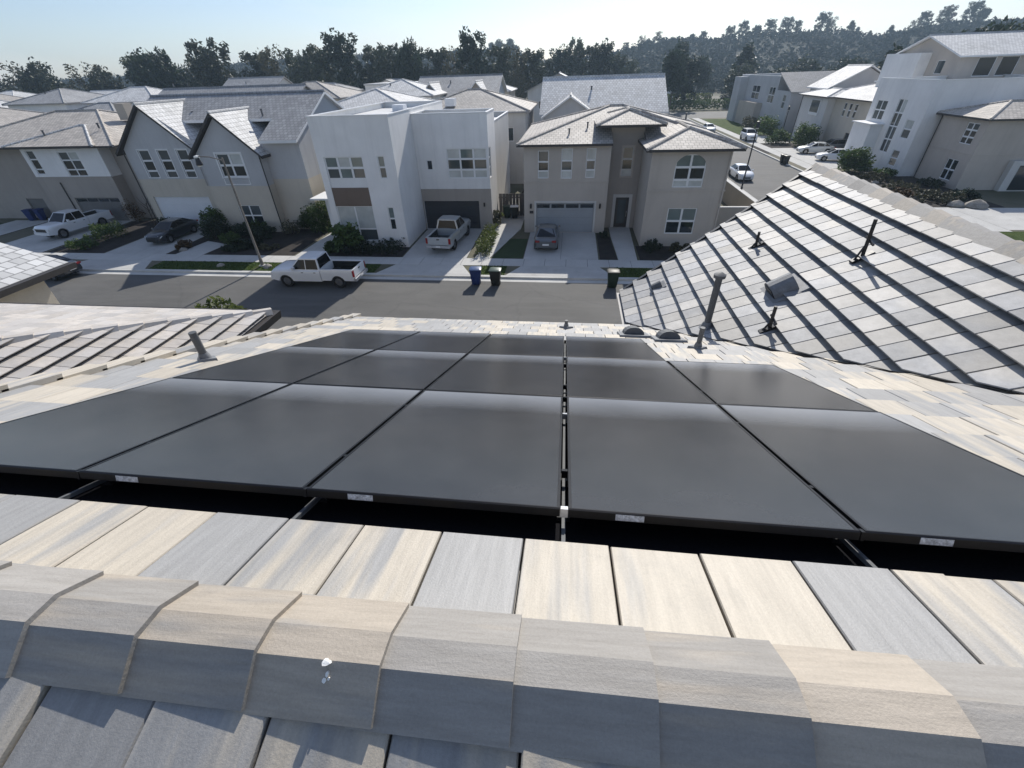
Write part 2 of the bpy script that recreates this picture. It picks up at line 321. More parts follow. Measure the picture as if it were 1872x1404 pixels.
def slab(name, pts, z0, z1, mat): 
    mb = MB(); mb.hexa([(x, y, z0) for x, y in pts], [(x, y, z1) for x, y in pts]); return struct(name, mb, mat)
# far lots as one raised pad behind the kerb, near lots likewise
slab('lot_ground', [(-140, KY + .3), (18.3, KY + .3), (18.3, 170), (-140, 170)], -.3, -.008, 'earth')
slab('lot_ground', [(28.7, KY + .3), (140, KY + .3), (140, 131), (28.7, 131)], -.3, -.008, 'earth')
slab('near_lot', [(-140, -60), (70, -60), (70, 15.5), (-140, 15.5)], -.3, -.008, 'earth')
mb = MB(); mb.box((-140, KY, -.3), (18.3, KY + .3, .012)); struct('kerb', mb, 'kerb')
mb = MB(); mb.box((18.3, KY, -.3), (18.6, 165, .012)); struct('kerb', mb, 'kerb')
mb = MB(); mb.box((28.4, KY + .31, -.3), (28.7, 131.7, .012)); struct('kerb', mb, 'kerb')
mb = MB(); mb.box((-140, 15.5, -.3), (70, 15.8, .012)); struct('kerb', mb, 'kerb')
sheet('gutter', -140, 18.3, KY - .5, KY - .004, -.112, 'kerb')
# sidewalk slabs along the far side, each flag a piece
SW0, SW1 = 29.3, 30.7
sw = struct('sidewalk', MB().box((-60, SW0 + .02, -.05), (18.0, SW1 - .02, .004)), 'soil')
x = -60.0; i = 0
while x < 18:
    MB().box((x + .012, SW0, -.04), (x + 1.5 - .012, SW1, .024 + rnd.uniform(-.003, .003))).build('paving_slab', 'concrete', sw); x += 1.5
sw2 = struct('sidewalk', MB().box((16.2, 31.02, -.05), (17.6, 130, .004)), 'soil')
y = 31.0
while y < 75: MB().box((16.15, y + .012, -.04), (17.65, y + 1.488, .022)).build('paving_slab', 'concrete', sw2); y += 1.5
sheet('sidewalk', 29.6, 31.2, 31, 131, .006, 'concrete'); sheet('sidewalk', 28.72, 34, 31, 62, .003, 'concrete_drive')
# driveways: flared aprons, separate concrete bays
def drive(x0, x1, y1, label, fl=.9):
    d = struct('driveway', MB().hexa([(x0 - fl, KY + .29, -.06), (x1 + fl, KY + .29, -.06), (x1, SW0 + .01, -.06), (x0, SW0 + .01, -.06)], [(x0 - fl, KY + .29, .016), (x1 + fl, KY + .29, .016), (x1, SW0 + .01, .016), (x0, SW0 + .01, .016)]), 'concrete_drive', label)
    MB().hexa([(x0 - fl, KY - .05, -.1), (x1 + fl, KY - .05, -.1), (x1 + fl, KY + .3, -.1), (x0 - fl, KY + .3, -.1)], [(x0 - fl, KY - .05, -.105), (x1 + fl, KY - .05, -.105), (x1 + fl, KY + .3, .018), (x0 - fl, KY + .3, .018)]).build('kerb_ramp', 'concrete', d)
    n = max(1, round((y1 - SW1) / 3.2))
    for j in range(n):
        for i in range(2):
            xa = x0 + (x1 - x0) * i / 2 + .01; xb = x0 + (x1 - x0) * (i + 1) / 2 - .01; ya = SW1 + (y1 - SW1) * j / n + .01; yb = SW1 + (y1 - SW1) * (j + 1) / n - .01
            MB().box((xa, ya, -.06), (xb, yb, .026 + rnd.uniform(-.002, .002))).build('concrete_bay', 'concrete_drive', d)
    MB().box((x0, SW1, -.06), (x1, y1, .015)).build('joint_bed', 'soil', d)
drive(-3.1, 2.3, 37.05, 'concrete driveway of the beige hip-roofed house'); drive(-12.2, -7.3, 38.0, 'concrete driveway of the white flat-roofed house'); drive(-37.4, -31.9, 37.6, 'concrete driveway before the twin-gabled house'); drive(-49.4, -43.3, 40, 'concrete driveway of the leftmost tan house'); drive(-56.8, -52.6, 40, 'concrete driveway at the left edge')
# front walks
slab('path', [(3.7, SW1 + .01), (5.0, SW1 + .01), (5.2, 38.5), (3.5, 38.5), (3.5, 36)], -.05, .03, 'concrete')
slab('path', [(-20.8, SW1 + .01), (-18.9, SW1 + .01), (-18.9, 37), (-20.6, 37)], -.05, .03, 'concrete')
slab('path', [(-6.7, SW1 + .01), (-5.6, SW1 + .01), (-4.0, 38), (-4.0, 50), (-6.2, 50), (-6.2, 38)], -.05, .03, 'concrete')
slab('path', [(-31, SW1 + .01), (-28.6, SW1 + .01), (-28.3, 33.2), (-30.6, 34)], -.05, .03, 'concrete')
# planting beds and lawns
def bed(name, pts, mat, z=.012): return struct(name, MB().poly([(x, y, z) for x, y in pts]), mat, fixn=False)
bed('planting_bed', [(2.4, SW1 + .05), (3.65, SW1 + .05), (3.4, 36), (2.4, 37)], 'soil'); bed('planting_bed', [(5.2, SW1 + .05), (16, SW1 + .05), (16, 33.8), (5.2, 33.8)], 'soil')
bed('planting_bed', [(-18.8, SW1 + .05), (-12.3, SW1 + .05), (-12.3, 33), (-18.8, 33)], 'soil'); bed('planting_bed', [(-31.8, SW1 + .05), (-21, SW1 + .05), (-21, 39), (-31.8, 39)], 'soil', .008); bed('planting_bed', [(-43, SW1 + .05), (-37.6, SW1 + .05), (-37.6, 40), (-43, 40)], 'soil')
bed('artificial_lawn', [(-5.4, SW1 + .05), (-3.15, SW1 + .05), (-3.15, 35.2), (-4.6, 35.2)], 'turf', .05)
bed('lawn', [(-60, SW1 + .05), (-57, SW1 + .05), (-57, 39), (-60, 39)], 'turf')
def grass(x0, x1, y0, y1, label, dens=90, mat='leaf_green'):      # parkway turf: blades standing on the soil
    mb = MB()
    for k in range(int((x1 - x0) * (y1 - y0) * dens)):
        x, y = rnd.uniform(x0, x1), rnd.uniform(y0, y1); a = rnd.uniform(0, 6.28); hh = rnd.uniform(.05, .11); ww = rnd.uniform(.03, .06); dx, dy = math.cos(a) * ww, math.sin(a) * ww; lx, ly = rnd.uniform(-.05, .05), rnd.uniform(-.05, .05)
        mb.poly([(x - dx, y - dy, 0), (x + dx, y + dy, 0), (x + lx, y + ly, hh)])
    world(); return tag(mb.build('grass', mat, uv=False, fixn=False), label, None, None, 'stuff')
for i, (x0, x1) in enumerate([(-42.2, -38.6), (-30.8, -22.5), (-22.4, -13.3), (-6.3, -4.1), (3.3, 17.8), (-60, -50.6)]):
    bed('parkway_lawn', [(x0, KY + .31), (x1, KY + .31), (x1, SW0 - .01), (x0, SW0 - .01)], 'lawn', .006)
    if i < 5: grass(x0, x1, KY + .33, SW0 - .05, 'short parkway grass strip by the kerb, %s from the left' % ORD[i])
bed('lawn', [(28.8, 27.7), (60, 27.7), (60, 38), (28.8, 38)], 'lawn'); sheet('driveway', 34.0, 70, 38.4, 45.0, .01, 'concrete_drive'); bed('planting_bed', [(32.2, 45.2), (38.6, 45.2), (38.6, 62), (32.2, 62)], 'soil', .012); sheet('driveway', 31.25, 39.2, 64, 81, .008, 'concrete'); sheet('driveway', 31.25, 36, 86.5, 96, .008, 'concrete'); bed('planting_bed', [(31.3, 81.1), (38, 81.1), (38, 86.3), (31.3, 86.3)], 'soil', .01); bed('planting_bed', [(28.8, 76), (29.55, 76), (29.55, 84), (28.8, 84)], 'soil', .01); bed('lawn', [(31.3, 97), (38, 97), (38, 128), (31.3, 128)], 'lawn', .009)

# ------------------------------------------------------------------ house building kit
def wall(mb, p0, p1, z0, z1, ops=(), depth=.14, mi=0, top=None):
    p0 = Vector((*p0, 0)); p1 = Vector((*p1, 0)); d = (p1 - p0); Lw = d.length; d.normalize(); outn = Vector((d.y, -d.x, 0))
    P = lambda u, z, dd=0: p0 + d * u - outn * dd + Vector((0, 0, z))
    us = sorted({0, Lw, *[u for o in ops for u in (o[0], o[2])]}); zs = sorted({z0, z1, *[z for o in ops for z in (o[1], o[3])]})
    for i in range(len(us) - 1):
        for j in range(len(zs) - 1):
            cu, cz = (us[i] + us[i + 1]) / 2, (zs[j] + zs[j + 1]) / 2
            if any(o[0] < cu < o[2] and o[1] < cz < o[3] for o in ops): continue
            mb.poly([P(us[i], zs[j]), P(us[i + 1], zs[j]), P(us[i + 1], zs[j + 1]), P(us[i], zs[j + 1])], mi)
    for (a, b_, c, e) in [o[:4] for o in ops]:
        q = [(a, b_), (c, b_), (c, e), (a, e)]
        for k in range(4): (u1, w1), (u2, w2) = q[k], q[(k + 1) % 4]; mb.poly([P(u1, w1), P(u2, w2), P(u2, w2, depth), P(u1, w1, depth)], mi)
    if top is not None: mb.poly([P(0, z1), P(Lw, z1), P(top[0], top[1])], mi)
    return P
def window(par, P, a, b, c, e, nx=1, nz=2, panes=None, frame='white_paint', depth=.1, fw_=.055, name='window', splits=None):
    mb = MB(); T = .05
    us = [a + (c - a) * i / nx for i in range(nx + 1)]; zs = splits or [b + (e - b) * j / nz for j in range(nz + 1)]; nz = len(zs) - 1
    def bar(u0, w0, u1, w1): 
        mb.hexa([P(u0, w0, depth), P(u1, w0, depth), P(u1, w1, depth), P(u0, w1, depth)], [P(u0, w0, depth - T), P(u1, w0, depth - T), P(u1, w1, depth - T), P(u0, w1, depth - T)])
    for i, u in enumerate(us): h = fw_ if 0 < i < nx else fw_ * 1.1; bar(max(a, u - h), b, min(c, u + h), e)
    for j, z in enumerate(zs): 
        h = fw_; 
        for i in range(nx): bar(us[i] + (fw_ if i else fw_ * 1.1) + .001, max(b, z - h), us[i + 1] - (fw_ if i < nx - 1 else fw_ * 1.1) - .001, min(e, z + h))
    o = mb.build(name, frame, par)
    for j in range(nz):
        for i in range(nx):
            g = panes[(j * nx + i) % len(panes)] if panes else rnd.choice(['glass_dark', 'glass_mid'])
            q = [(us[i] + .02, zs[j] + .02), (us[i + 1] - .02, zs[j] + .02), (us[i + 1] - .02, zs[j + 1] - .02), (us[i] + .02, zs[j + 1] - .02)]
            MB().hexa([P(u, w_, depth - .003) for u, w_ in q], [P(u, w_, depth - .018) for u, w_ in q]).build('pane', g, o, uv=False)
    return o
def garage(par, P, a, c, e, mat, wins=4, depth=.14, rows=4, trim=None, z0=0.02):
    mb = MB(); hh = (e - z0) / rows
    for j in range(rows): q = [(a, z0 + j * hh + .012), (c, z0 + j * hh + .012), (c, z0 + (j + 1) * hh - .012), (a, z0 + (j + 1) * hh - .012)]; mb.hexa([P(u, w_, depth + .03) for u, w_ in q], [P(u, w_, depth - .02) for u, w_ in q])
    q = [(a, z0), (c, z0), (c, e), (a, e)]; mb.hexa([P(u, w_, depth + .05) for u, w_ in q], [P(u, w_, depth - .002) for u, w_ in q])
    o = mb.build('garage_door', mat, par); n = wins
    for i in range(n):
        u0 = a + (c - a) * (i + .06) / n; u1 = a + (c - a) * (i + .94) / n; zz0 = e - hh * .72; zz1 = e - hh * .22
        q = [(u0, zz0), (u1, zz0), (u1, zz1), (u0, zz1)]; MB().hexa([P(u, w_, depth - .018) for u, w_ in q], [P(u, w_, depth - .03) for u, w_ in q]).build('pane', 'glass_dark', o, uv=False)
    if trim:
        t = MB()
        for (u0, w0, u1, w1) in ((a - .14, z0, a, e + .14), (c, z0, c + .14, e + .14), (a + .001, e, c - .001, e + .14)): q = [(u0, w0), (u1, w0), (u1, w1), (u0, w1)]; t.hexa([P(u, w_, .02) for u, w_ in q], [P(u, w_, -.035) for u, w_ in q])
        t.build('garage_trim', trim, par)
    return o
def band(par, P, u0, u1, z0, z1, mat, proud=.04, name='trim_band', ins=.03):
    q = [(u0, z0), (u1, z0), (u1, z1), (u0, z1)]; return MB().hexa([P(u, w_, ins) for u, w_ in q], [P(u, w_, -proud) for u, w_ in q]).build(name, mat, par)
def block(par, x0, x1, y0, y1, z0, z1, mat, front=(), right=(), left=(), back=(), tops=None, extra=None):
    """a storeyed box; openings given as (a, z0, c, z1) in absolute x (front) or y (sides). returns plane functions"""
    mb = MB(); tops = tops or {}
    F = wall(mb, (x0, y0), (x1, y0), z0, z1, [(o[0] - x0, o[1], o[2] - x0, o[3]) for o in front], top=tops.get('f'))
    Rr = wall(mb, (x1, y0), (x1, y1), z0, z1, [(o[0] - y0, o[1], o[2] - y0, o[3]) for o in right], top=tops.get('r'))
    B = wall(mb, (x1, y1), (x0, y1), z0, z1, [(x1 - o[2], o[1], x1 - o[0], o[3]) for o in back], top=tops.get('b'))
    Lf = wall(mb, (x0, y1), (x0, y0), z0, z1, [(y1 - o[2], o[1], y1 - o[0], o[3]) for o in left], top=tops.get('l'))
    mb.build('wall', mat, par, fixn=False)
    return (lambda u, z, d=0: F(u - x0, z, d)), (lambda u, z, d=0: Rr(u - y0, z, d)), (lambda u, z, d=0: Lf(y1 - u, z, d))
def hip(x0, x1, y0, y1, z, s):
    wx, wy = x1 - x0, y1 - y0; A, B, C_, D = (x0, y0, z), (x1, y0, z), (x1, y1, z), (x0, y1, z)
    if abs(wx - wy) < .05: a = ((x0 + x1) / 2, (y0 + y1) / 2, z + s * wx / 2); return [[A, B, a], [B, C_, a], [C_, D, a], [D, A, a]]
    if wx > wy: r = wy / 2; p = (x0 + r, y0 + r, z + s * r); q = (x1 - r, y0 + r, z + s * r); return [[A, B, q, p], [B, C_, q], [C_, D, p, q], [D, A, p]]
    r = wx / 2; p = (x0 + r, y0 + r, z + s * r); q = (x0 + r, y1 - r, z + s * r); return [[A, B, p], [B, C_, q, p], [C_, D, q], [D, A, p, q]]
def gable(x0, x1, y0, y1, z, s, ax):
    if ax == 'y': xm = (x0 + x1) / 2; h = z + s * (x1 - x0) / 2; return [[(x0, y0, z), (xm, y0, h), (xm, y1, h), (x0, y1, z)], [(xm, y0, h), (x1, y0, z), (x1, y1, z), (xm, y1, h)]]
    ym = (y0 + y1) / 2; h = z + s * (y1 - y0) / 2; return [[(x0, y0, z), (x1, y0, z), (x1, ym, h), (x0, ym, h)], [(x0, ym, h), (x1, ym, h), (x1, y1, z), (x0, y1, z)]]
def roof(par, polys, mat, fascia='trim_dark', t=.16, caps=True, capmat=None, name='roof'):
    mb = MB(); cnt = {}; key = lambda p: tuple(round(c, 3) for c in p)
    for p in polys:
        mb.poly(p, 0); mb.poly([(a, b_, c - t) for a, b_, c in reversed(p)], 1)
        for i in range(len(p)): e = (key(p[i]), key(p[(i + 1) % len(p)])); cnt.setdefault(frozenset(e), []).append((p[i], p[(i + 1) % len(p)]))
    cm = MB(); nc = 0
    for e, l in cnt.items():
        a, b_ = l[0]
        if len(l) == 1: mb.poly([a, b_, (b_[0], b_[1], b_[2] - t), (a[0], a[1], a[2] - t)], 1)
        else: cm.tube([(a[0], a[1], a[2] + .01), (b_[0], b_[1], b_[2] + .01)], .11, 6); nc += 1
    o = mb.build(name, [mat, fascia], par, fixn=False)
    if caps and nc: cm.build('ridge_cap', capmat or mat, o)
    return o
def pipe_(par, p0, p1, r_=.05, mat='trim_dark', name='downspout'): return MB().tube([p0, p1], r_, 6).build(name, mat, par)
def roof_vent(par, x, y, z, h=.45, r_=.07): 
    MB().tube([(x, y, z - .1), (x, y, z + h)], r_, 8).tube([(x, y, z + h - .02), (x, y, z + h + .05)], r_ * 1.5, 8).build('vent_pipe', 'pipe_grey', par)

# ------------------------------------------------------------------ the roof we stand on
S_ = .377225; EV = Vector((0, math.cos(S_), -math.sin(S_))); NR = Vector((0, math.sin(S_), math.cos(S_))); HT = 1.07; EX = Vector((1, 0, 0))
C0 = Vector((0, 0, CAM_H)) - NR * HT
def RP(u, v, h=0): return C0 + EX * u + EV * v + NR * h
VR = .935; RIDGE = RP(0, VR)
WB = Vector((0, -math.cos(S_), -math.sin(S_))); NBK = Vector((0, -math.sin(S_), math.cos(S_)))
def clip(poly, a, b_, c):                       # keep a*x+b*y<=c
    res = []
    for i in range(len(poly)):
        p, q = poly[i], poly[(i + 1) % len(poly)]; dp = a * p[0] + b_ * p[1] - c; dq = a * q[0] + b_ * q[1] - c
        if dp <= 0: res.append(p)
        if (dp < 0 < dq) or (dq < 0 < dp): k = dp / (dp - dq); res.append((p[0] + (q[0] - p[0]) * k, p[1] + (q[1] - p[1]) * k))
    return res
def clip_poly(poly, field):                     # field convex, ccw
    for i in range(len(field)):
        (x0, y0), (x1, y1) = field[i], field[(i + 1) % len(field)]; a, b_ = y1 - y0, -(x1 - x0); poly = clip(poly, a, b_, a * x0 + b_ * y0)
        if len(poly) < 3: return []
    return poly
CAMV = Vector((0, 0, CAM_H))
def tile_field(field, O, A, Cd, Nn, wdt, ex, lo, hi, mat, c_off=0, a_off=0, skip=None, tint=None, th=.026, ov=.06, jit=.003, gap=.004):
    """concrete tiles laid in courses; a along the course, c down the slope. returns records (size, mesh builder, tint, material)"""
    ar = sum(field[i][0] * field[(i + 1) % len(field)][1] - field[(i + 1) % len(field)][0] * field[i][1] for i in range(len(field)))
    if ar < 0: field = field[::-1]
    a0, a1 = min(p[0] for p in field), max(p[0] for p in field); c0, c1 = min(p[1] for p in field), max(p[1] for p in field); rec = []
    for j in range(math.floor((c0 - c_off) / ex) - 1, math.ceil((c1 - c_off) / ex) + 1):
        for i in range(math.floor((a0 - a_off) / wdt) - 1, math.ceil((a1 - a_off) / wdt) + 2):
            sh = wdt * .5 * (j % 2); ua = a_off + i * wdt + sh + gap; ub = ua + wdt - 2 * gap; ca = c_off + j * ex - ov; cb = c_off + (j + 1) * ex + rnd.uniform(-jit, jit)
            P = clip_poly([(ua, ca), (ub, ca), (ub, cb), (ua, cb)], field)
            if len(P) < 3: continue
            mu = sum(p[0] for p in P) / len(P); mc = sum(p[1] for p in P) / len(P)
            if skip and skip(mu, mc): continue
            area = abs(sum(P[k][0] * P[(k + 1) % len(P)][1] - P[(k + 1) % len(P)][0] * P[k][1] for k in range(len(P)))) / 2
            if area < .012: continue
            dz = rnd.uniform(-jit, jit); H = lambda c: lo + (hi - lo) * (c - ca) / (ex + ov) + dz
            top = [O + A * p[0] + Cd * p[1] + Nn * H(p[1]) for p in P]; bot = [O + A * p[0] + Cd * p[1] + Nn * (H(p[1]) - th) for p in P]
            # small chamfer round the top
            cen = sum(top, Vector()) / len(top); top2 = [q + (cen - q).normalized() * .006 for q in top]; top = [q - Nn * .005 for q in top]
            mb = MB(); n = len(P); mb.v = [tuple(q) for q in bot + top + top2]
            mb.f = [tuple(range(n - 1, -1, -1)), tuple(range(2 * n, 3 * n))] + [(k + e * n, (k + 1) % n + e * n, (k + 1) % n + (e + 1) * n, k + (e + 1) * n) for e in (0, 1) for k in range(n)]; mb.m = [0] * len(mb.f)
            tn = tint(i, j) if tint else (rnd.random(), rnd.random())
            d = (cen - CAMV).length; rec.append((area * abs((cen - CAMV).normalized().dot(Nn)) / d ** 2, mb, tn, mat))
    return rec
def set_tint(me, per_face):
    ca = me.color_attributes.new('tint', 'FLOAT_COLOR', 'CORNER')
    for p in me.polygons:
        c = per_face(p.index)
        for li in p.loop_indices: ca.data[li].color = (c[0], c[1], 0, 1)
def lay(rec, par, limit=300, name='roof_tile', stuff='roof_tile_field'):
    rec.sort(key=lambda r: -r[0])
    for s, mb, tn, mat in rec[:limit]:
        o = mb.build(name, mat, par, uv=False); set_tint(o.data, lambda k: tn)
    groups = {}
    for r_ in rec[limit:]: groups.setdefault(r_[3], []).append(r_)
    for mat, rs in groups.items():
        big = MB(); tl = []
        for s, mb, tn, _ in rs:
            k = len(big.v); big.v += mb.v; big.f += [tuple(x + k for x in f) for f in mb.f]; big.m += mb.m; tl += [tn] * len(mb.f)
        o = big.build(stuff, mat, par, uv=False); set_tint(o.data, lambda k: tl[k]); o['kind'] = 'stuff'
def caps(par, O, D, side, up, n, ex, prof, mat='tile_cap', name='ridge_tile', th=.02, lift=.02, ov=.07, tints=None):
    """overlapping angled ridge tiles along D; prof = [(offset along side, height)]"""
    res = []
    for k in range(n):
        rings = []; jx = rnd.uniform(-.006, .006)
        for (s_, z_) in ((k * ex - ov, -.002), (k * ex + ex * .5, lift * .55), ((k + 1) * ex + jx, lift)):
            o_ = [O + D * s_ + side * a + up * (b_ + z_) for a, b_ in prof]; i_ = [O + D * s_ + side * (a * .93) + up * (b_ + z_ - th) for a, b_ in reversed(prof)]
            rings.append(o_ + i_)
        mb = MB().loft(rings); o = mb.build(name, mat, par, uv=False, smooth=14); tn = tints[k] if tints and k < len(tints) else (rnd.random(), rnd.random()); set_tint(o.data, lambda q: tn); res.append(o)
    return res
VAL = lambda v: 1.40 + .594 * (9.49 - v)        # valley line on the main slope
near = thing('near_house', 'tile-roofed house in the foreground carrying the solar array', 'house', (0, 4, 0))
# walls
nb = MB(); nb.box((-4.3, -7, -.05), (11.2, 7.95, 6.5)); nb.build('wall', 'stucco_cream', near); nb = MB(); nb.box((1.85, 7.96, -.05), (9.1, 9.7, 6.55)); nb.build('wall', 'stucco_cream', near)
# deck
eave_v = 9.5; UL = -4.78
dk = MB(); q = [RP(UL + .02, VR, -.05), RP(UL + .02, eave_v - .05, -.05), RP(1.42, eave_v - .05, -.05), RP(5.52, 2.6, -.05), RP(11.6, 2.6, -.05), RP(11.6, VR, -.05)]
dk.hexa([p - NR * .14 for p in q], q); q = [RIDGE + EX * UL + WB * 0 - NBK * .05, RIDGE + EX * 11.6 - NBK * .05, RIDGE + EX * 11.6 + WB * 8 - NBK * .05, RIDGE + EX * UL + WB * 8 - NBK * .05]
dk.hexa([p - NBK * .14 for p in q], q)
GT = .62; gc = math.cos(math.atan(GT)); gs = math.sin(math.atan(GT)); GX, GZ = 5.48, 9.24
GO = Vector((GX, 0, GZ)); GA = Vector((0, 1, 0)); GC = Vector((-gc, 0, -gs)); GN = Vector((-gs, 0, gc)); GC2 = Vector((gc, 0, -gs)); GN2 = Vector((gs, 0, gc))
gp = [(2.04, 0), (11.45, 0), (10.14, 4.836), (8.475, 4.836)]
G_ = lambda a, c, h=0: GO + GA * a + GC * c + GN * h
q = [G_(a, c, -.05) for a, c in gp]; dk.hexa([p - GN * .14 for p in q], q); q = [GO + GA * a + GC2 * c - GN2 * .05 for a, c in gp]; dk.hexa([p - GN2 * .14 for p in q], q)
dk.build('roof_deck', 'trim_grey', near)
GW = MB(); GW.poly([(1.85, 9.72, 6.45), (9.1, 9.72, 6.45), (GX, 9.72, 6.45 + 3.63 * GT - .25)]); GW.build('gable_wall', 'stucco_cream', near, fixn=False)
# fascia and gutter at the front eave
p0, p1 = RP(UL, eave_v, -.12), RP(1.42, eave_v, -.12)
gm = MB(); gm.hexa([p0 + Vector((0, .0, -.12)), p1 + Vector((0, 0, -.12)), p1 + Vector((0, .12, -.1)), p0 + Vector((0, .12, -.1))], [p0, p1, p1 + Vector((0, .13, .03)), p0 + Vector((0, .13, .03))]); gm.build('gutter', 'white_paint', near)
near_rec = []
tmap = {0: .8, 1: .95, 2: 0, 3: .62, 4: .55, 5: .6, -1: .7, -2: .08, -3: .62, -4: .5, -5: .15, -6: .8, -7: .6, -8: .25}
J0 = None
def main_tint(i, j):
    if j == -1 and i in tmap: return (tmap[i], rnd.uniform(.35, .65))
    return (min(1, max(0, rnd.gauss(.46, .3))), rnd.uniform(.3, 1))
def under_array(u, v): return 1.53 < v and ((-3.3 < u < 2.22 and v < 4.95) or (-3.3 < u < 1.06 and v < 6.62))
mainfield = [(UL + .1, VR + .03), (11.5, VR + .03), (11.5, 2.62), (5.48, 2.62), (1.40, 9.49), (UL + .1, 9.49)]
tx = dict(O=C0, A=EX, Cd=EV, Nn=NR, wdt=.335, ex=.41, lo=.004, hi=.04, mat='tile_main', c_off=1.52, a_off=.052, skip=under_array, tint=main_tint)
near_rec += tile_field([(UL + .1, VR + .03), (VAL(9.49), VR + .03), (VAL(9.49), 9.49), (UL + .1, 9.49)], **tx)
near_rec += tile_field([(1.40, VR + .03), (5.48, VR + .03), (5.48, 2.62), (1.40, 9.49)], **tx)
near_rec += tile_field([(5.48, VR + .03), (9, VR + .03), (9, 2.62), (5.48, 2.62)], **tx)
near_rec += tile_field([(-4.7, .03), (7, .03), (7, 1.7), (-4.7, 1.7)], RIDGE, EX, WB, NBK, .335, .41, .004, .042, 'tile_main', c_off=.33, a_off=.11, tint=lambda i, j: (min(1, max(0, rnd.gauss(.55, .25))), rnd.uniform(.1, .6)), jit=.012)
near_rec += tile_field(gp, GO, GA, GC, GN, .335, .372, .006, .098, 'tile_gable', c_off=.02, th=.018, gap=.007)
lay(near_rec, near, 300)
# right slope of the front gable, only its upper courses can be seen from anywhere near
lay(tile_field([(2.04, 0), (11.45, 0), (11.3, .55), (2.5, .55)], GO, GA, GC2, GN2, .335, .372, .004, .05, 'tile_gable', c_off=.02), near, 0)
# shingle sheet with the array's shade painted in, valley metal
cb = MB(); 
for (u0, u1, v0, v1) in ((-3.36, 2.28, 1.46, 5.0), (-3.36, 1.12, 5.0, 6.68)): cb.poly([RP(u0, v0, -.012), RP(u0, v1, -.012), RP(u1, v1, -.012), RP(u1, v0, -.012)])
cb.build('shaded_underlay', 'shaded_shingle', near)
vm = MB(); va = RP(1.40, 9.49, .03); vb = RP(5.48, 2.62, .03)
dv = (vb - va).normalized(); vm.poly([va - EX * .12 + NR * .012, vb - EX * .12 + NR * .012, vb + NR * -.02, va + NR * -.02]); vm.poly([va + NR * -.02, vb + NR * -.02, vb + GN * .03 + EX * .1, va + GN * .03 + EX * .1]); vm.build('valley_flashing', 'lead_grey', near, fixn=False)
# ridge tiles: far edge, two breaks, near edge
prof = [(.172, -.045), (.05, .03), (-.036, .036), (-.150, -.05)]
RO = Vector((-.086 - .357 * 13, .475, 9.885)); ct = [(rnd.uniform(.2, .8), rnd.random()) for _ in range(40)]
for k, tv in {10: (.55, .35), 11: (.75, .55), 12: (.3, .6), 13: (.15, .5), 14: (.3, .35), 15: (.95, .7), 16: (.15, .6), 17: (.9, .8), 18: (.3, .4), 9: (.4, .4)}.items(): ct[k] = tv
rc = caps(near, RO, EX, Vector((0, 1, 0)), Vector((0, 0, 1)), 30, .357, prof, tints=ct)
# ridge tiles on the front gable
caps(near, Vector((GX, 1.7, GZ - .005)), Vector((0, 1, 0)), Vector((-1, 0, 0)), Vector((0, 0, 1)), 27, .36, [(.19, -.07), (.05, .06), (-.05, .06), (-.19, -.07)], lift=.028, th=.03)
# rake tiles down the left edge and rake trim on the gable
for k in range(21):
    va_ = .95 + k * .41; o = MB().hexa([RP(UL - .04, va_ - .05, -.05), RP(UL + .16, va_ - .05, -.0), RP(UL + .16, va_ + .41, .03), RP(UL - .04, va_ + .41, -.05)], [RP(UL - .04, va_ - .05, .045), RP(UL + .16, va_ - .05, .045), RP(UL + .16, va_ + .41, .085), RP(UL - .04, va_ + .41, .085)]).build('rake_tile', 'tile_main', near, uv=False)
    tn = (rnd.gauss(.6, .25), rnd.random()); set_tint(o.data, lambda q: tn)
rb = MB(); q = [G_(11.45, 0), G_(10.14, 4.84)]; d_ = Vector((0, .07, 0)); rb.hexa([q[0] - GN * .2, q[1] - GN * .2, q[1] - GN * .2 + d_, q[0] - GN * .2 + d_], [q[0] + GN * .045, q[1] + GN * .045, q[1] + GN * .045 + d_, q[0] + GN * .045 + d_]); rb.build('rake_board', 'white_paint', near)
rb = MB(); q = [G_(11.36, 0, .0), G_(10.05, 4.84, 0)]; d_ = Vector((0, .09, 0)); rb.hexa([q[0], q[1], q[1] + d_, q[0] + d_], [q[0] + GN * .075, q[1] + GN * .075, q[1] + GN * .075 + d_, q[0] + GN * .075 + d_]); rb.build('rake_metal', 'black_metal', near)
rb = MB(); q = [GO + GA * 11.45, GO + GA * 10.14 + GC2 * 4.84]; d_ = Vector((0, .07, 0)); rb.hexa([q[0] - GN2 * .2, q[1] - GN2 * .2, q[1] - GN2 * .2 + d_, q[0] - GN2 * .2 + d_], [q[0] + GN2 * .045, q[1] + GN2 * .045, q[1] + GN2 * .045 + d_, q[0] + GN2 * .045 + d_]); rb.build('rake_board', 'white_paint', near)
rb = MB(); q = [G_(10.14, 4.84), G_(8.475, 4.84)]; d_ = Vector((-.1, 0, 0)); rb.hexa([p - GN * .14 for p in (q[0], q[1], q[1] + d_, q[0] + d_)], [q[0], q[1], q[1] + d_, q[0] + d_]); rb.build('gutter', 'trim_grey', near)
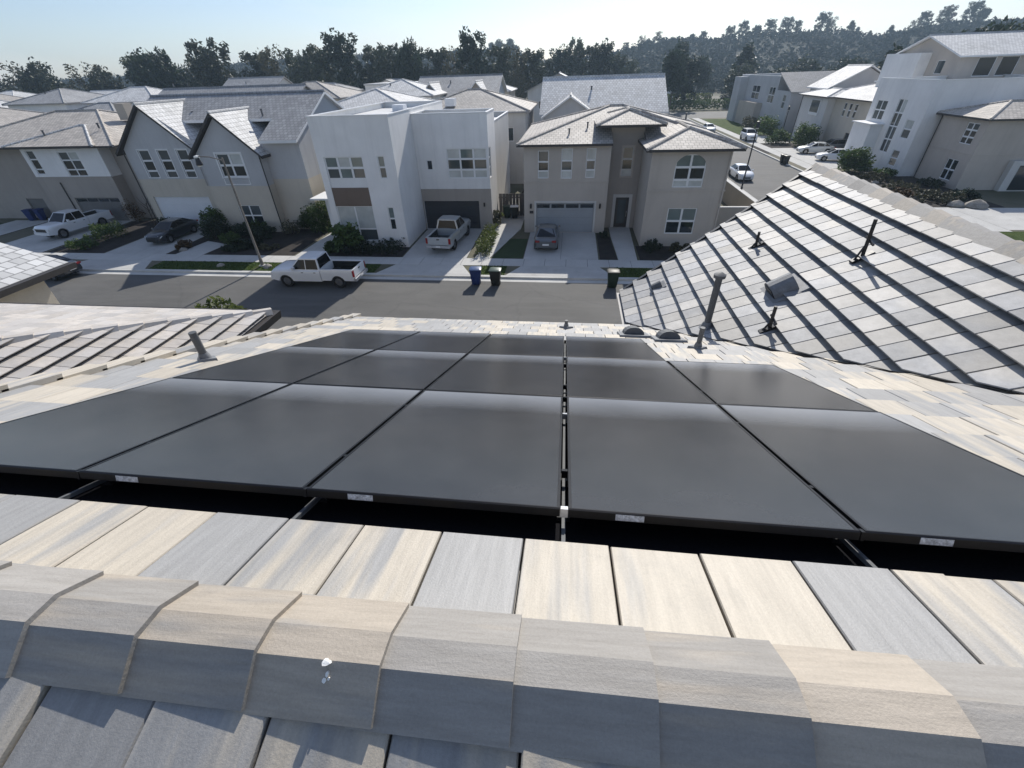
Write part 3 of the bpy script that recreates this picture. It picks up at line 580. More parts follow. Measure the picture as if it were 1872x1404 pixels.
# bird dropping on a ridge tile
dm = MB()
for (dx, dy, rr, el) in ((0, 0, .011, 1), (.006, -.028, .004, 2.2), (.0, -.046, .0055, 1.3), (.012, -.04, .003, 1.5), (-.004, .008, .006, 1)):
    c = Vector((-.585 + dx, .431 + dy * .62, 9.934 + dy * .72 * .9 if dy < 0 else 9.938)); ring = []
    for k in range(9): a = k * 6.283 / 9; r_ = rr * rnd.uniform(.75, 1.2); ring.append(c + Vector((math.cos(a) * r_, math.sin(a) * r_ * el * .65, math.sin(a) * r_ * el * (.7 if dy < 0 else .15))))
    dm.hexa([p - Vector((0, -.004, .006)) for p in ring], [p + Vector((0, -.003, .004)) for p in ring])
dm.build('bird_dropping', 'dropping', rc[11], uv=False)

# solar array ------------------------------------------------------
SEAM = [-3.41, -2.26, -1.11, .04, 1.19, 2.34]; ROWV = [1.63, 3.33, 5.03]; PL = 1.685
def panel_meshes(wd, sticker):
    world(); f = MB(); e = .012; th = .038
    ch = .007; f.hexa([(0, 0, -th), (wd, 0, -th), (wd, e, -th), (0, e, -th)], [(0, 0, -ch * .6), (wd, 0, -ch * .6), (wd, e, -ch * .6), (0, e, -ch * .6)]); f.hexa([(0, .0, -ch * .6), (wd, .0, -ch * .6), (wd, e, -ch * .6), (0, e, -ch * .6)], [(0, ch, 0), (wd, ch, 0), (wd, e, 0), (0, e, 0)]); f.box((0, PL - e, -th), (wd, PL, 0)).box((0, e, -th), (e, PL - e, 0)).box((wd - e, e, -th), (wd, PL - e, 0)); f.box((e, e, -th), (wd - e, e + .025, -th + .002)).box((e, PL - e - .025, -th), (wd - e, PL - e, -th + .002))
    g = MB(); g.box((e + .0005, e + .0005, -.007), (wd - e - .0005, PL - e - .0005, -.0015))
    b_ = MB(); b_.box((e + .003, e + .003, -.0125), (wd - e - .003, PL - e - .003, -.0075))
    st = MB(); st.box((wd * .22 - .055, -.0015, -.034), (wd * .22 + .06, -.0003, -.007))
    return f.mesh('frame', 'frame_black'), g.mesh('glass', 'solar_glass'), b_.mesh('backsheet', 'black_metal'), st.mesh('rating_label', 'sticker')
pc = {}
rown = ['front row nearest the ridge', 'middle row', 'far row by the eave']
coln = [['leftmost panel', 'second panel from the left', 'third panel from the left', 'fourth panel from the left', 'rightmost panel'], ['leftmost panel', 'second panel from the left', 'third panel from the left', 'fourth panel from the left', 'rightmost panel'], ['leftmost panel', 'second panel from the left', 'third panel from the left', 'rightmost panel']]
for r_ in range(3):
    for c in range(5 if r_ < 2 else 4):
        ga = .018 if c == 3 else .009; gb = .018 if c == 2 else .009; wd = round(SEAM[c + 1] - SEAM[c] - ga - gb, 4)
        if wd not in pc: pc[wd] = panel_meshes(wd, r_ == 0)
        o = thing('solar_panel', 'black solar panel, %s in the %s' % (coln[r_][c], rown[r_]), 'solar panel', RP(SEAM[c] + ga, ROWV[r_], .12 + rnd.uniform(-.002, .002)), group='solar panels of the roof array')
        o.rotation_euler = (-S_ + rnd.uniform(-.002, .002), rnd.uniform(-.002, .002), 0)
        for me in pc[wd][:3] + ((pc[wd][3],) if r_ == 0 else ()): ch = bpy.data.objects.new(me.name.split('.')[0], me); COL.objects.link(ch); ch.parent = o
world()
for k, u in enumerate(SEAM[:6]):
    rt = thing('mounting_rail', 'metal mounting rail under the array, %s seam from the left' % ORD[k], 'rail', RP(u, 1.5, 0), group='mounting rails of the solar array')
    uu = u + (.1 if k == 0 else -.1 if k == 5 else 0); v1 = 6.6 if k < 5 else 4.9
    mb = MB(); q = [(uu - .008, 1.46), (uu + .008, 1.46), (uu + .008, v1), (uu - .008, v1)]; mb.hexa([RP(a, b_, .012) for a, b_ in q], [RP(a, b_, .03 if b_ < 2 else .078) for a, b_ in q]); mb.build('rail', 'pipe_grey', rt)
    for vv in ((1.64, 2.0, 2.9, 3.32, 3.7, 4.6, 5.0, 6.3) if 0 < k < 5 else (2.2, 3.0)):
        if vv > v1: continue
        hw = .007 if k != 3 else .015
        if 0 < k < 5: q = [(uu - hw, vv - .012), (uu + hw, vv - .012), (uu + hw, vv + .012), (uu - hw, vv + .012)]; MB().hexa([RP(a, b_, .079) for a, b_ in q], [RP(a, b_, .118) for a, b_ in q]).build('clamp', 'alu' if k == 3 and vv in (1.64, 2.9, 5.0) else 'frame_black', rt, uv=False)
        q = [(uu - .03, vv + .1), (uu + .03, vv + .1), (uu + .03, vv + .18), (uu - .03, vv + .18)]; MB().hexa([RP(a, b_, -.01) for a, b_ in q], [RP(a, b_, .011) for a, b_ in q]).build('foot', 'black_metal', rt, uv=False)
# roof penetrations -------------------------------------------------
def stack(name, label, base, nrm, h, r_, tilt=(0, 0), mat='pipe_grey', hat=False, cat='vent pipe'):
    o = thing(name, label, cat, base)
    up = Vector((tilt[0], tilt[1], 1)).normalized(); A = nrm.orthogonal().normalized(); B = nrm.cross(A)
    MB().hexa([base + A * x + B * y + nrm * .03 for x, y in ((-.09, -.11), (.09, -.11), (.09, .11), (-.09, .11))], [base + A * x + B * y + nrm * .066 for x, y in ((-.08, -.1), (.08, -.1), (.08, .1), (-.08, .1))]).build('flashing', 'lead_grey', o)
    MB().tube([base - up * .05, base + up * .1, base + up * .14], [r_ * 2, r_ * 1.5, r_ * 1.1], 12).build('collar', 'lead_grey', o, smooth=40)
    MB().tube([base, base + up * h], r_, 14).tube([base + up * (h - .001), base + up * (h - .05)], r_ * .8, 12).build('pipe', mat, o, smooth=40)
    if hat: MB().tube([base + up * (h + .0), base + up * (h + .05), base + up * (h + .09)], [r_ * 1.7, r_ * 1.8, r_ * .6], 12).build('cap', mat, o, smooth=40)
    return o
stack('vent_pipe', 'short grey vent pipe at the left edge of the solar roof', RP(-4.02, 4.42), NR, .4, .04)
stack('vent_pipe', 'dark vent pipe between the array and the front gable', RP(1.95, 6.5), NR, .38, .035)
stack('vent_pipe', 'thin vent pipe at the eave behind the central panel seam', RP(.06, 8.45), NR, .2, .03)
stack('vent_pipe', 'tall grey vent stack rising from the grey gable slope', G_(7.1, 3.5), GN, .95, .055, hat=True)
def box_vent(label, base, A, D, nrm, wd=.34, ln=.3, h=.12, mat='pipe_grey'):
    o = thing('box_vent', label, 'roof vent', base); 
    MB().hexa([base + A * x + D * y + nrm * .03 for x, y in ((-wd * .75, -ln * .9), (wd * .75, -ln * .9), (wd * .75, ln * .8), (-wd * .75, ln * .8))], [base + A * x + D * y + nrm * .06 for x, y in ((-wd * .72, -ln * .85), (wd * .72, -ln * .85), (wd * .72, ln * .75), (-wd * .72, ln * .75))]).build('flashing', 'lead_grey', o)
    rings = []
    for k in range(9):
        a = math.pi * k / 8; rings.append([base + A * (math.cos(a) * wd / 2) + D * y + nrm * (.06 + math.sin(a) * h) for y in (-ln / 2, ln / 2)])
    mb = MB(); 
    for k in range(8): mb.poly([rings[k][0], rings[k + 1][0], rings[k + 1][1], rings[k][1]])
    mb.poly([r_[0] for r_ in rings]); mb.poly([r_[1] for r_ in reversed(rings)]); mb.build('hood', mat, o)
    MB().hexa([base + A * x + D * (ln / 2 + y) + nrm * .065 for x, y in ((-wd * .45, 0), (wd * .45, 0), (wd * .45, .015), (-wd * .45, .015))], [base + A * x + D * (ln / 2 + y) + nrm * (.06 + h * .7) for x, y in ((-wd * .36, 0), (wd * .36, 0), (wd * .36, .015), (-wd * .36, .015))]).build('louvre', 'black_metal', o)
    return o
box_vent('dark hooded roof vent just beyond the far panel row', RP(1.22, 7.75), EX, EV, NR)
box_vent('dark hooded roof vent beside the gable valley', RP(1.72, 7.35), EX, EV, NR)
box_vent('white-topped box vent on the grey gable slope', G_(7.2, 2.2), GA, GC, GN, .42, .36, .2, 'lead_grey')
box_vent('small curved vent cap low on the grey gable slope', G_(9.4, 4.0), GA, GC, GN, .22, .2, .1)
def hook(label, a, c, h, group='black roof anchors on the gable'):
    base = G_(a, c); o = thing('roof_anchor', label, 'roof anchor', base, group=group)
    MB().hexa([base + GA * x + GC * y + GN * .05 for x, y in ((-.05, -.16), (.05, -.16), (.05, .16), (-.05, .16))], [base + GA * x + GC * y + GN * .082 for x, y in ((-.045, -.15), (.045, -.15), (.045, .15), (-.045, .15))]).build('base_plate', 'black_metal', o)
    up = (Vector((0, 0, 1)) + GN * .3).normalized(); MB().tube([base + GN * .07, base + up * h], .026, 8).build('post', 'black_metal', o)
    MB().tube([base + up * h * .45 - GA * .13, base + up * h * .55 + GA * .1], .018, 6).build('cross_arm', 'black_metal', o)
    MB().tube([base + GC * .12 + GN * .06, base + up * h * .5], .016, 6).build('brace', 'black_metal', o)
hook('small black roof anchor high on the gable near its front rake', 9.05, 2.03, .34); hook('largest black roof anchor near the gable ridge', 7.1, 1.1, .62); hook('black roof anchor low on the gable by the valley', 6.3, 2.7, .42)

# ------------------------------------------------------------------ neighbour's roof on the left
lh = thing('neighbour_house', 'neighbouring house at left with pale tiled hip roof', 'house', (-15, 2, 0)); NS = .28; nsc = math.cos(math.atan(NS)); nss = math.sin(math.atan(NS)); EX0, EY0, EZ0 = -7.2, 8.95, 6.5
MB().box((-24, -10, -.05), (-7.7, 8.4, 6.3)).build('wall', 'stucco_cream', lh)
dcap = 6.2
q = [(EX0, EY0), (EX0, EY0 - 14), (EX0 - dcap, EY0 - 14), (EX0 - dcap, EY0 - dcap)]; Z = lambda d: EZ0 + NS * d
dk = MB(); dk.hexa([(EX0, EY0, EZ0 - .18), (EX0 - dcap, EY0 - dcap, Z(dcap) - .18), (EX0 - dcap, EY0 - 18, Z(dcap) - .18), (EX0, EY0 - 18, EZ0 - .18)], [(EX0, EY0, EZ0 - .05), (EX0 - dcap, EY0 - dcap, Z(dcap) - .05), (EX0 - dcap, EY0 - 18, Z(dcap) - .05), (EX0, EY0 - 18, EZ0 - .05)])
dk.hexa([(EX0, EY0, EZ0 - .18), (-24.5, EY0, EZ0 - .18), (-24.5, EY0 - dcap, Z(dcap) - .18), (EX0 - dcap, EY0 - dcap, Z(dcap) - .18)], [(EX0, EY0, EZ0 - .05), (-24.5, EY0, EZ0 - .05), (-24.5, EY0 - dcap, Z(dcap) - .05), (EX0 - dcap, EY0 - dcap, Z(dcap) - .05)])
dk.build('roof_deck', 'trim_grey', lh)
E0 = Vector((EX0, EY0, EZ0)); LA = Vector((0, -1, 0)); LC = Vector((nsc, 0, -nss)); LN = Vector((nss, 0, nsc)); dl = dcap / nsc
rec = tile_field([(0, 0), (8, 0), (8, -dl), (dcap, -dl)], E0, LA, LC, LN, .34, .34, .004, .095, 'tile_left', c_off=-.02, th=.02)
FC = Vector((0, nsc, -nss)); FN = Vector((0, nss, nsc))
rec += tile_field([(0, 0), (-dcap, -dl), (-15, -dl), (-15, 0)], E0, EX, FC, FN, .34, .38, .004, .04, 'tile_left', c_off=-.02)
lay(rec, lh, 300)
hd = Vector((-1, -1, NS)).normalized(); hside = Vector((1, -1, 0)).normalized(); hup = hside.cross(hd); hup = hup if hup.z > 0 else -hup
caps(lh, E0 + hd * 8.6 + hup * .03, -hd, hside, hup, 21, .41, [(.15, -.06), (.06, .05), (-.06, .05), (-.15, -.06)], mat='tile_left', th=.03, lift=.025)
gm = MB(); gm.hexa([(EX0, EY0 + .02, EZ0 - .2), (EX0 + .13, EY0 + .13, EZ0 - .2), (EX0 + .13, -9, EZ0 - .2), (EX0, -9, EZ0 - .2)], [(EX0, EY0 + .02, EZ0 - .02), (EX0 + .16, EY0 + .15, EZ0 - .01), (EX0 + .16, -9, EZ0 - .01), (EX0, -9, EZ0 - .02)]); gm.hexa([(EX0, EY0 + .02, EZ0 - .2), (-16.3, EY0 + .02, EZ0 - .2), (-16.3, EY0 + .13, EZ0 - .2), (EX0 + .13, EY0 + .13, EZ0 - .2)], [(EX0, EY0 + .02, EZ0 - .02), (-16.3, EY0 + .02, EZ0 - .02), (-16.3, EY0 + .15, EZ0 - .01), (EX0 + .16, EY0 + .15, EZ0 - .01)])
gm.build('gutter', 'trim_dark', lh)
# front wing of the next house
wg = thing('neighbour_wing', 'cream front wing with pale roof corner at left edge by the street', 'house', (-20, 8, 0))
MB().box((-26, 8.96, -.05), (-16.55, 11.3, 6.4)).build('wall', 'stucco_cream', wg)
MB().box((-26, -6, -.05), (-24.6, 8.95, 6.4)).build('wall', 'stucco_cream', wg)
roof(wg, gable(-26.6, -16.2, 4, 12.05, 6.5, .3, 'y'), 'roof_pale', 'trim_dark', t=.2)
MB().box((-16.19, 4, 6.32), (-16.02, 12.08, 6.49)).build('gutter', 'trim_dark', wg)

# ------------------------------------------------------------------ houses across the street
GD, GM, GG, GB = 'glass_dark', 'glass_mid', 'glass_sky_reflect', 'glass_blind'
def frame_trim(par, P, a, b_, c, e, w_=.1, mat='white_paint', proud=.03):
    mb = MB()
    for (u0, w0, u1, w1) in ((a - w_, b_ - w_, a, e + w_), (c, b_ - w_, c + w_, e + w_), (a + .001, e, c - .001, e + w_), (a + .001, b_ - w_, c - .001, b_)):
        q = [(u0, w0), (u1, w0), (u1, w1), (u0, w1)]; mb.hexa([P(u, z, .01) for u, z in q], [P(u, z, -proud) for u, z in q])
    return mb.build('window_trim', mat, par)

# -- beige hip-roofed house (centre right)
h = thing('beige_house', 'beige two-storey house with hip roofs and grey garage door', 'house', (3.5, 42, 0))
ups = [(-2.5, 4.18, -1.66, 6.13), (-.71, 4.15, .15, 6.25), (1.18, 4.2, 1.9, 6.25)]; gar = (-2.62, 0.02, 2.05, 2.36)
F, Rw, Lw = block(h, -3.6, 3.0, 37.1, 50.4, -.05, 6.5, 'stucco_beige', front=ups + [gar])
for i, o in enumerate(ups): window(h, F, *o, 1, 3, [[GB, GD, GM], [GB, GM, GB], [GB, GM, GB]][i], splits=[o[1], o[1] + (o[3] - o[1]) * .27, o[1] + (o[3] - o[1]) * .6, o[3]])
garage(h, F, gar[0], gar[2], gar[3], 'garage_grey', 4, trim='stucco_offwhite'); band(h, F, -3.63, 3.03, 3.86, 3.98, 'stucco_beige')
MB().box((-3.15, 37.02, 1.55), (-2.85, 37.09, 1.75)).build('house_number_plate', 'trim_dark', h)
door = (3.86, .03, 4.93, 2.43); ew = (4.02, 4.02, 4.85, 6.1)
F, Rw2, L2 = block(h, 3.01, 5.49, 38.6, 44, -.05, 7.62, 'stucco_taupe', front=[door, ew])
window(h, F, *ew, 1, 3, [GB, GD, GM], splits=[4.02, 4.5, 5.25, 6.1], frame='stucco_offwhite'); frame_trim(h, F, *ew, .1, 'stucco_beige')
dd = MB(); q = [(door[0], .03), (door[2], .03), (door[2], 2.43), (door[0], 2.43)]; dd.hexa([F(u, z, .14) for u, z in q], [F(u, z, .08) for u, z in q]); do = dd.build('door', 'trim_dark', h)
q = [(4.08, .35), (4.7, .35), (4.7, 2.2), (4.08, 2.2)]; MB().hexa([F(u, z, .085) for u, z in q], [F(u, z, .07) for u, z in q]).build('door_glass', GM, do); MB().tube([F(4.82, .9, .03), F(4.82, 1.35, .03)], .02, 6).build('handle', 'alu', do)
frame_trim(h, F, 3.86, .0, 4.93, 2.43, .24, 'stucco_offwhite', .05)
arch = (7.16, 4.13, 9.2, 6.22); low = (7.17, .92, 9.22, 2.75)
F, Rw3, L3 = block(h, 5.5, 10.75, 33.9, 50.4, -.05, 6.5, 'stucco_beige', front=[arch, low])
window(h, F, *arch, 2, 3, [GB, GB, GD, GD, GG, GG], splits=[4.13, 4.62, 5.42, 6.22], fw_=.07); window(h, F, *low, 2, 2, [GD, GD, GG, GG], fw_=.07)
af = MB(); n = 10                                   # stucco corners that turn the upper window's head into an arch
for sgn, cx in ((-1, 7.16), (1, 9.2)):
    pts = [(cx, 6.22)]
    for k in range(n + 1): a = math.pi / 2 * k / n; pts.append((8.18 + sgn * 1.02 * math.sin(a), 5.42 + .8 * math.cos(a)))
    af.hexa([F(u, z, .03) for u, z in pts], [F(u, z, .0) for u, z in pts])
af.build('arch_head', 'stucco_beige', h)
band(h, F, 5.47, 10.78, 3.87, 3.99, 'stucco_beige'); MB().box((10.76, 33.87, 3.87), (10.8, 50, 3.99)).build('trim_band', 'stucco_beige', h)
hp = hip(-4.1, 11.3, 36.6, 50.9, 6.6, .265); zn = 6.6 + .265 * 2.05; hp[0] = [hp[0][0], (3.05, 36.6, 6.6), (3.05, 38.65, zn), (5.45, 38.65, zn), (5.45, 36.6, 6.6)] + hp[0][1:]
roof(h, hp, 'roof_tan', 'trim_dark'); roof(h, hip(5.05, 11.35, 33.35, 44, 6.6, .29), 'roof_tan', 'trim_dark', t=.17); roof(h, hip(1.75, 6.75, 37.0, 43.5, 7.72, .31), 'roof_tan', 'trim_dark', t=.17)
for (x, y, z) in ((-.2, 38.4, 7.1), (1.2, 39.5, 7.4), (8.6, 40, 7.8)): roof_vent(h, x, y, z, .3, .06)
pipe_(h, (10.65, 33.82, 0), (10.65, 33.82, 6.4), .045, 'stucco_beige')

for x in (-3.05, 2.5): MB().box((x - .07, 36.95, 1.95), (x + .07, 37.09, 2.3)).build('wall_lamp', 'black_metal', h)
# -- white flat-roofed house (centre)
h = thing('white_house', 'white modern flat-roofed house with dark garage and brown panel', 'house', (-12.5, 42, 0))
bay = (-17.7, .5, -14.78, 6.48); nu = (-13.68, 5.03, -13.16, 6.5); nl = (-13.62, 1.36, -13.14, 3.03)
F, Rw, Lw = block(h, -18.2, -12.4, 33.0, 48, -.05, 8.95, 'stucco_white', front=[bay, nu, nl])
window(h, F, -17.7, 5.0, -14.78, 6.48, 3, 2, [GM, GG, GM, GG, GB, GG], depth=.13, fw_=.075); window(h, F, *nu, 1, 2, [GM, GG]); window(h, F, *nl, 1, 2, [GD, GG])
q = [(-17.7, 4.4), (-14.78, 4.4), (-14.78, 5.0), (-17.7, 5.0)]; MB().hexa([F(u, z, .14) for u, z in q], [F(u, z, .1) for u, z in q]).build('spandrel_panel', 'white_paint', h)
q = [(-17.7, 3.1), (-14.78, 3.1), (-14.78, 4.4), (-17.7, 4.4)]; MB().hexa([F(u, z, .14) for u, z in q], [F(u, z, .04) for u, z in q]).build('cladding_panel', 'brown_panel', h)
window(h, F, -17.7, .5, -14.78, 3.1, 2, 2, [GD, GM, GB, GB], depth=.13, splits=[.5, 1.4, 3.1])
cw = (-9.88, 4.08, -6.62, 6.25); sw_ = (-11.6, 4.72, -11.12, 5.45); gar = (-12.28, .02, -7.5, 2.33)
F, Rw, Lw = block(h, -12.39, -6.45, 37.9, 41.5, -.05, 8.62, 'stucco_white', front=[cw, sw_, gar], right=[(38.02, 4.08, 38.9, 6.25)])
window(h, F, *cw, 3, 3, [GB, GB, GB, GM, GD, GM, GB, GG, GB], splits=[4.08, 4.72, 5.5, 6.25], fw_=.07); window(h, F, *sw_, 1, 1, [GD]); window(h, Rw, 38.02, 4.08, 38.9, 6.25, 1, 3, [GB, GM, GM])
garage(h, F, gar[0], gar[2], gar[3], 'garage_dark', 0, rows=5); band(h, F, -12.38, -6.42, 2.34, 3.28, 'stucco_taupe', .03, 'garage_surround'); band(h, F, -7.49, -6.42, .0, 2.339, 'stucco_taupe', .03, 'garage_surround'); band(h, F, -12.38, -12.29, .0, 2.339, 'stucco_taupe', .03, 'garage_surround')
MB().box((-7.1, 37.78, 1.9), (-6.98, 37.868, 2.2)).build('wall_lamp', 'black_metal', h)
block(h, -12.39, -6.6, 41.51, 52, -.05, 7.7, 'stucco_offwhite'); 
F, Rw, Lw = block(h, -18.19, -6.9, 48.01, 54, -.05, 7.4, 'stucco_offwhite')
for (x0, x1, y0, y1, z) in ((-18.2, -12.4, 33, 48, 8.95), (-12.39, -6.45, 37.9, 41.5, 8.62), (-12.39, -6.6, 41.51, 52, 7.7)):
    mb = MB(); e = .14
    for (a, b_, c, d) in ((x0 - .03, x1 + .03, y0 - .03, y0 + e), (x0 - .03, x1 + .03, y1 - e, y1 + .03), (x0 - .03, x0 + e, y0 + e, y1 - e), (x1 - e, x1 + .03, y0 + e, y1 - e)): mb.box((a, c, z), (b_, d, z + .06))
    mb.build('parapet_coping', 'white_paint', h); MB().box((x0 + .05, y0 + .05, z - .5), (x1 - .05, y1 - .05, z - .42)).build('roof', 'roof_flat', h)
# entrance at its left side: white pier, thin canopy, black door slit
MB().box((-20.3, 36.3, -.05), (-19.55, 36.9, 2.9)).build('porch_pier', 'stucco_white', h); MB().box((-21.2, 35.6, 2.93), (-18.22, 38.2, 3.06)).build('porch_canopy', 'white_paint', h); MB().box((-19.5, 37.0, -.03), (-18.22, 37.1, 2.5)).build('door', 'trim_dark', h)
MB().box((-15.6, 43, 8.46), (-14.6, 44, 9.0)).build('air_conditioner', 'garage_white', h)

# -- twin-gabled house (left)
h = thing('twin_gabled_house', 'grey house with two front gables and white garage door', 'house', (-30, 42, 0))
wr = (-28.98, 4.55, -26.77, 6.3); wl = (-28.7, .55, -26.7, 2.28); gz = 6.3
F, Rw, Lw = block(h, -30.7, -25.2, 36.7, 42, 3.84, gz, 'stucco_grey', front=[wr], tops={'f': (2.75, 8.85)}); F2, _, _ = block(h, -30.7, -25.2, 36.7, 42, -.05, 3.84, 'stucco_cream', front=[wl])
window(h, F, *wr, 2, 2, [GD, GD, GM, GB], fw_=.08); frame_trim(h, F, *wr, .12); window(h, F2, *wl, 2, 2, [GD, GD, GM, GM]); frame_trim(h, F, -28.98, 4.0, -26.77, 4.4, .06)
w3 = [(-36.88, 4.3, -35.86, 6.53), (-35.08, 4.3, -34.06, 6.53), (-33.26, 4.3, -32.26, 6.53)]; gar = (-37.5, .02, -32.0, 2.78)
F, Rw, Lw = block(h, -38.1, -30.71, 37.7, 44, 4.24, 6.6, 'stucco_grey', front=[(a, b_ + .02, c, e) for a, b_, c, e in w3], tops={'f': (3.25, 9.65)}); F2, _, _ = block(h, -38.1, -30.71, 37.7, 44, -.05, 4.24, 'stucco_cream', front=[gar])
for o in w3: window(h, F, o[0], o[1] + .02, o[2], o[3], 1, 3, [GM, GD, GM], fw_=.07, splits=[o[1] + .02, o[1] + .6, o[1] + 1.4, o[3]]); frame_trim(h, F, o[0], o[1] + .1, o[2], o[3], .07)
garage(h, F2, gar[0], gar[2], gar[3], 'garage_white', 0, rows=4)
F, Rw, Lw = block(h, -38.1, -22, 44.01, 50, -.05, 7.5, 'stucco_grey', right=[(45.4, 6.0, 45.9, 7.0), (47.2, 6.0, 47.7, 7.0)])
block(h, -25.19, -22, 37.6, 44.0, 4.2, 7.3, 'stucco_grey'); block(h, -25.19, -22, 37.6, 44.0, -.05, 4.199, 'stucco_cream')
window(h, Rw, 45.4, 6.0, 45.9, 7.0, 1, 2, [GD, GD]); window(h, Rw, 47.2, 6.0, 47.7, 7.0, 1, 2, [GD, GD])
mb = MB(); mb.poly([(-22, 37.6, 7.3), (-22, 50, 7.3), (-22, 43.5, 10.0)]); mb.build('gable_wall', 'stucco_grey', h, fixn=False)
zr_ = lambda y: 7.15 + .45 * (y - 36.9)
roof(h, [[(-38.6, 39.8, zr_(39.8)), (-25.0, 39.8, zr_(39.8)), (-25.0, 36.9, zr_(36.9)), (-21.7, 36.9, zr_(36.9)), (-21.7, 43.55, zr_(43.55)), (-38.6, 43.55, zr_(43.55))], [(-38.6, 43.55, zr_(43.55)), (-21.7, 43.55, zr_(43.55)), (-21.7, 50.2, 7.15), (-38.6, 50.2, 7.15)]], 'roof_grey', 'white_paint', t=.2)
roof(h, gable(-31.2, -24.7, 36.3, 43, 6.15, .93, 'y'), 'roof_pale', 'trim_dark', t=.22); roof(h, gable(-38.7, -31.0, 37.3, 43.5, 6.35, .9, 'y'), 'roof_pale', 'trim_dark', t=.22)
pipe_(h, (-25.13, 36.62, 0), (-25.13, 36.62, 6.2)); pipe_(h, (-38.2, 37.6, 0), (-38.2, 37.6, 6.4)); pipe_(h, (-30.7, 36.6, 3.9), (-30.7, 36.6, 6.2), .04, 'trim_grey')
for (x, y, z) in ((-26, 40.2, 8.7), (-33, 41, 8.6)): roof_vent(h, x, y, z, .4, .07)

# -- tan hip-roofed house (far left)
h = thing('tan_house', 'tan two-storey hip-roofed house at far left with dark garage', 'house', (-49, 46, 0))
wa = (-50.85, 4.32, -50.02, 6.34); wb = (-47.5, 4.13, -45.5, 6.2); gar = (-48.45, .02, -43.6, 2.2); ga2 = (-55.1, .02, -53.1, 1.95)
F, _, _ = block(h, -51.3, -43.1, 40, 54, 4.06, 6.6, 'stucco_white', front=[wa, wb]); F2, _, _ = block(h, -51.3, -43.1, 40, 54, -.05, 4.06, 'stucco_taupe', front=[gar])
window(h, F, *wa, 1, 3, [GD, GD, GM], splits=[4.32, 4.75, 5.6, 6.34]); window(h, F, *wb, 2, 3, [GD, GD, GD, GM, GM, GB], splits=[4.13, 4.7, 5.5, 6.2]); garage(h, F2, gar[0], gar[2], gar[3], 'garage_taupe', 4)
F, _, _ = block(h, -60, -51.31, 40.8, 54, -.05, 6.6, 'stucco_taupe', front=[ga2]); garage(h, F, ga2[0], ga2[2], ga2[3], 'garage_taupe', 0); block(h, -43.09, -41.2, 41.2, 53, -.05, 6.55, 'stucco_taupe')
band(h, F2, -51.3, -43.1, 3.98, 4.1, 'stucco_taupe')
roof(h, hip(-60.6, -40.7, 39.4, 54.5, 6.7, .31), 'roof_tan', 'trim_dark'); roof(h, hip(-52.0, -42.6, 39.2, 48, 6.75, .28), 'roof_tan', 'trim_dark', caps=True, capmat='roof_pale')
pipe_(h, (-48.95, 39.93, .1), (-48.95, 39.93, 3.6), .05); MB().box((-45.2, 46, 8.2), (-44.2, 47, 9.6)).build('chimney', 'stucco_tan', h)
for (x, y, z) in ((-49.5, 41.5, 7.5), (-44.5, 42.6, 7.9)): roof_vent(h, x, y, z, .3, .08)

# ------------------------------------------------------------------ houses along the side street (right)
def side_house(name, label, x0, x1, y0, y1, z1, wallm, wins, roofm=None, rs=.3, zb=-.05, cat='house', fwins=(), flat=False, roofax=None, over=.5, fasc='trim_dark'):
    h = thing(name, label, cat, ((x0 + x1) / 2, (y0 + y1) / 2, 0))
    tp = {'l': ((y1 - y0) / 2, z1 + rs * (y1 - y0) / 2 - .1), 'r': ((y1 - y0) / 2, z1 + rs * (y1 - y0) / 2 - .1)} if roofax == 'x' else None
    F, Rw, Lw = block(h, x0, x1, y0, y1, zb, z1, wallm, left=[w_[:4] for w_ in wins], front=[w_[:4] for w_ in fwins], tops=tp)
    for w_ in wins:
        if len(w_) > 6 and w_[6] == 'g': garage(h, Lw, w_[0], w_[2], w_[3], 'garage_dark', 0, z0=w_[1])
        else: window(h, Lw, *w_[:4], w_[4], w_[5], w_[6] if len(w_) > 6 else None, fw_=.07)
    for w_ in fwins: window(h, F, *w_[:4], w_[4], w_[5], w_[6] if len(w_) > 6 else None, fw_=.07)
    if flat: 
        mb = MB(); e = .16
        for (a, b_, c, d) in ((x0 - .03, x1 + .03, y0 - .03, y0 + e), (x0 - .03, x1 + .03, y1 - e, y1 + .03), (x0 - .03, x0 + e, y0 + e, y1 - e), (x1 - e, x1 + .03, y0 + e, y1 - e)): mb.box((a, c, z1), (b_, d, z1 + .07))
        mb.build('parapet_coping', 'white_paint', h); MB().box((x0 + .05, y0 + .05, z1 - .5), (x1 - .05, y1 - .05, z1 - .4)).build('roof', 'roof_flat', h)
    elif roofax: roof(h, gable(x0 - over, x1 + over, y0 - over, y1 + over, z1 - .02, rs, roofax), roofm, fasc)
    else: roof(h, hip(x0 - over, x1 + over, y0 - over, y1 + over, z1 + .1, rs), roofm, fasc)
    return h, F, Lw
h, F, Lw = side_house('corner_house', 'beige hip-roofed house at right with white cross-bar windows', 38.8, 52, 52.0, 58.6, 6.1, 'stucco_beige', [(53.0, 3.9, 54.6, 5.7, 2, 3, [GD, GD, GD, GD, GM, GM]), (53.3, .6, 54.9, 2.5, 2, 2, [GD, GD, GD, GD])], 'roof_tan', .3)
band(h, Lw, 51.97, 58.6, 3.1, 3.2, 'stucco_beige'); band(h, F, 38.77, 52, 3.1, 3.2, 'stucco_beige'); pipe_(h, (38.7, 58.4, 0), (38.7, 58.4, 6)); MB().box((42.3, 51.4, -.05), (45.2, 51.98, 2.7)).build('porch', 'stucco_offwhite', h); MB().box((43.0, 51.36, .1), (44.6, 51.39, 2.3)).build('porch_opening', GD, h)
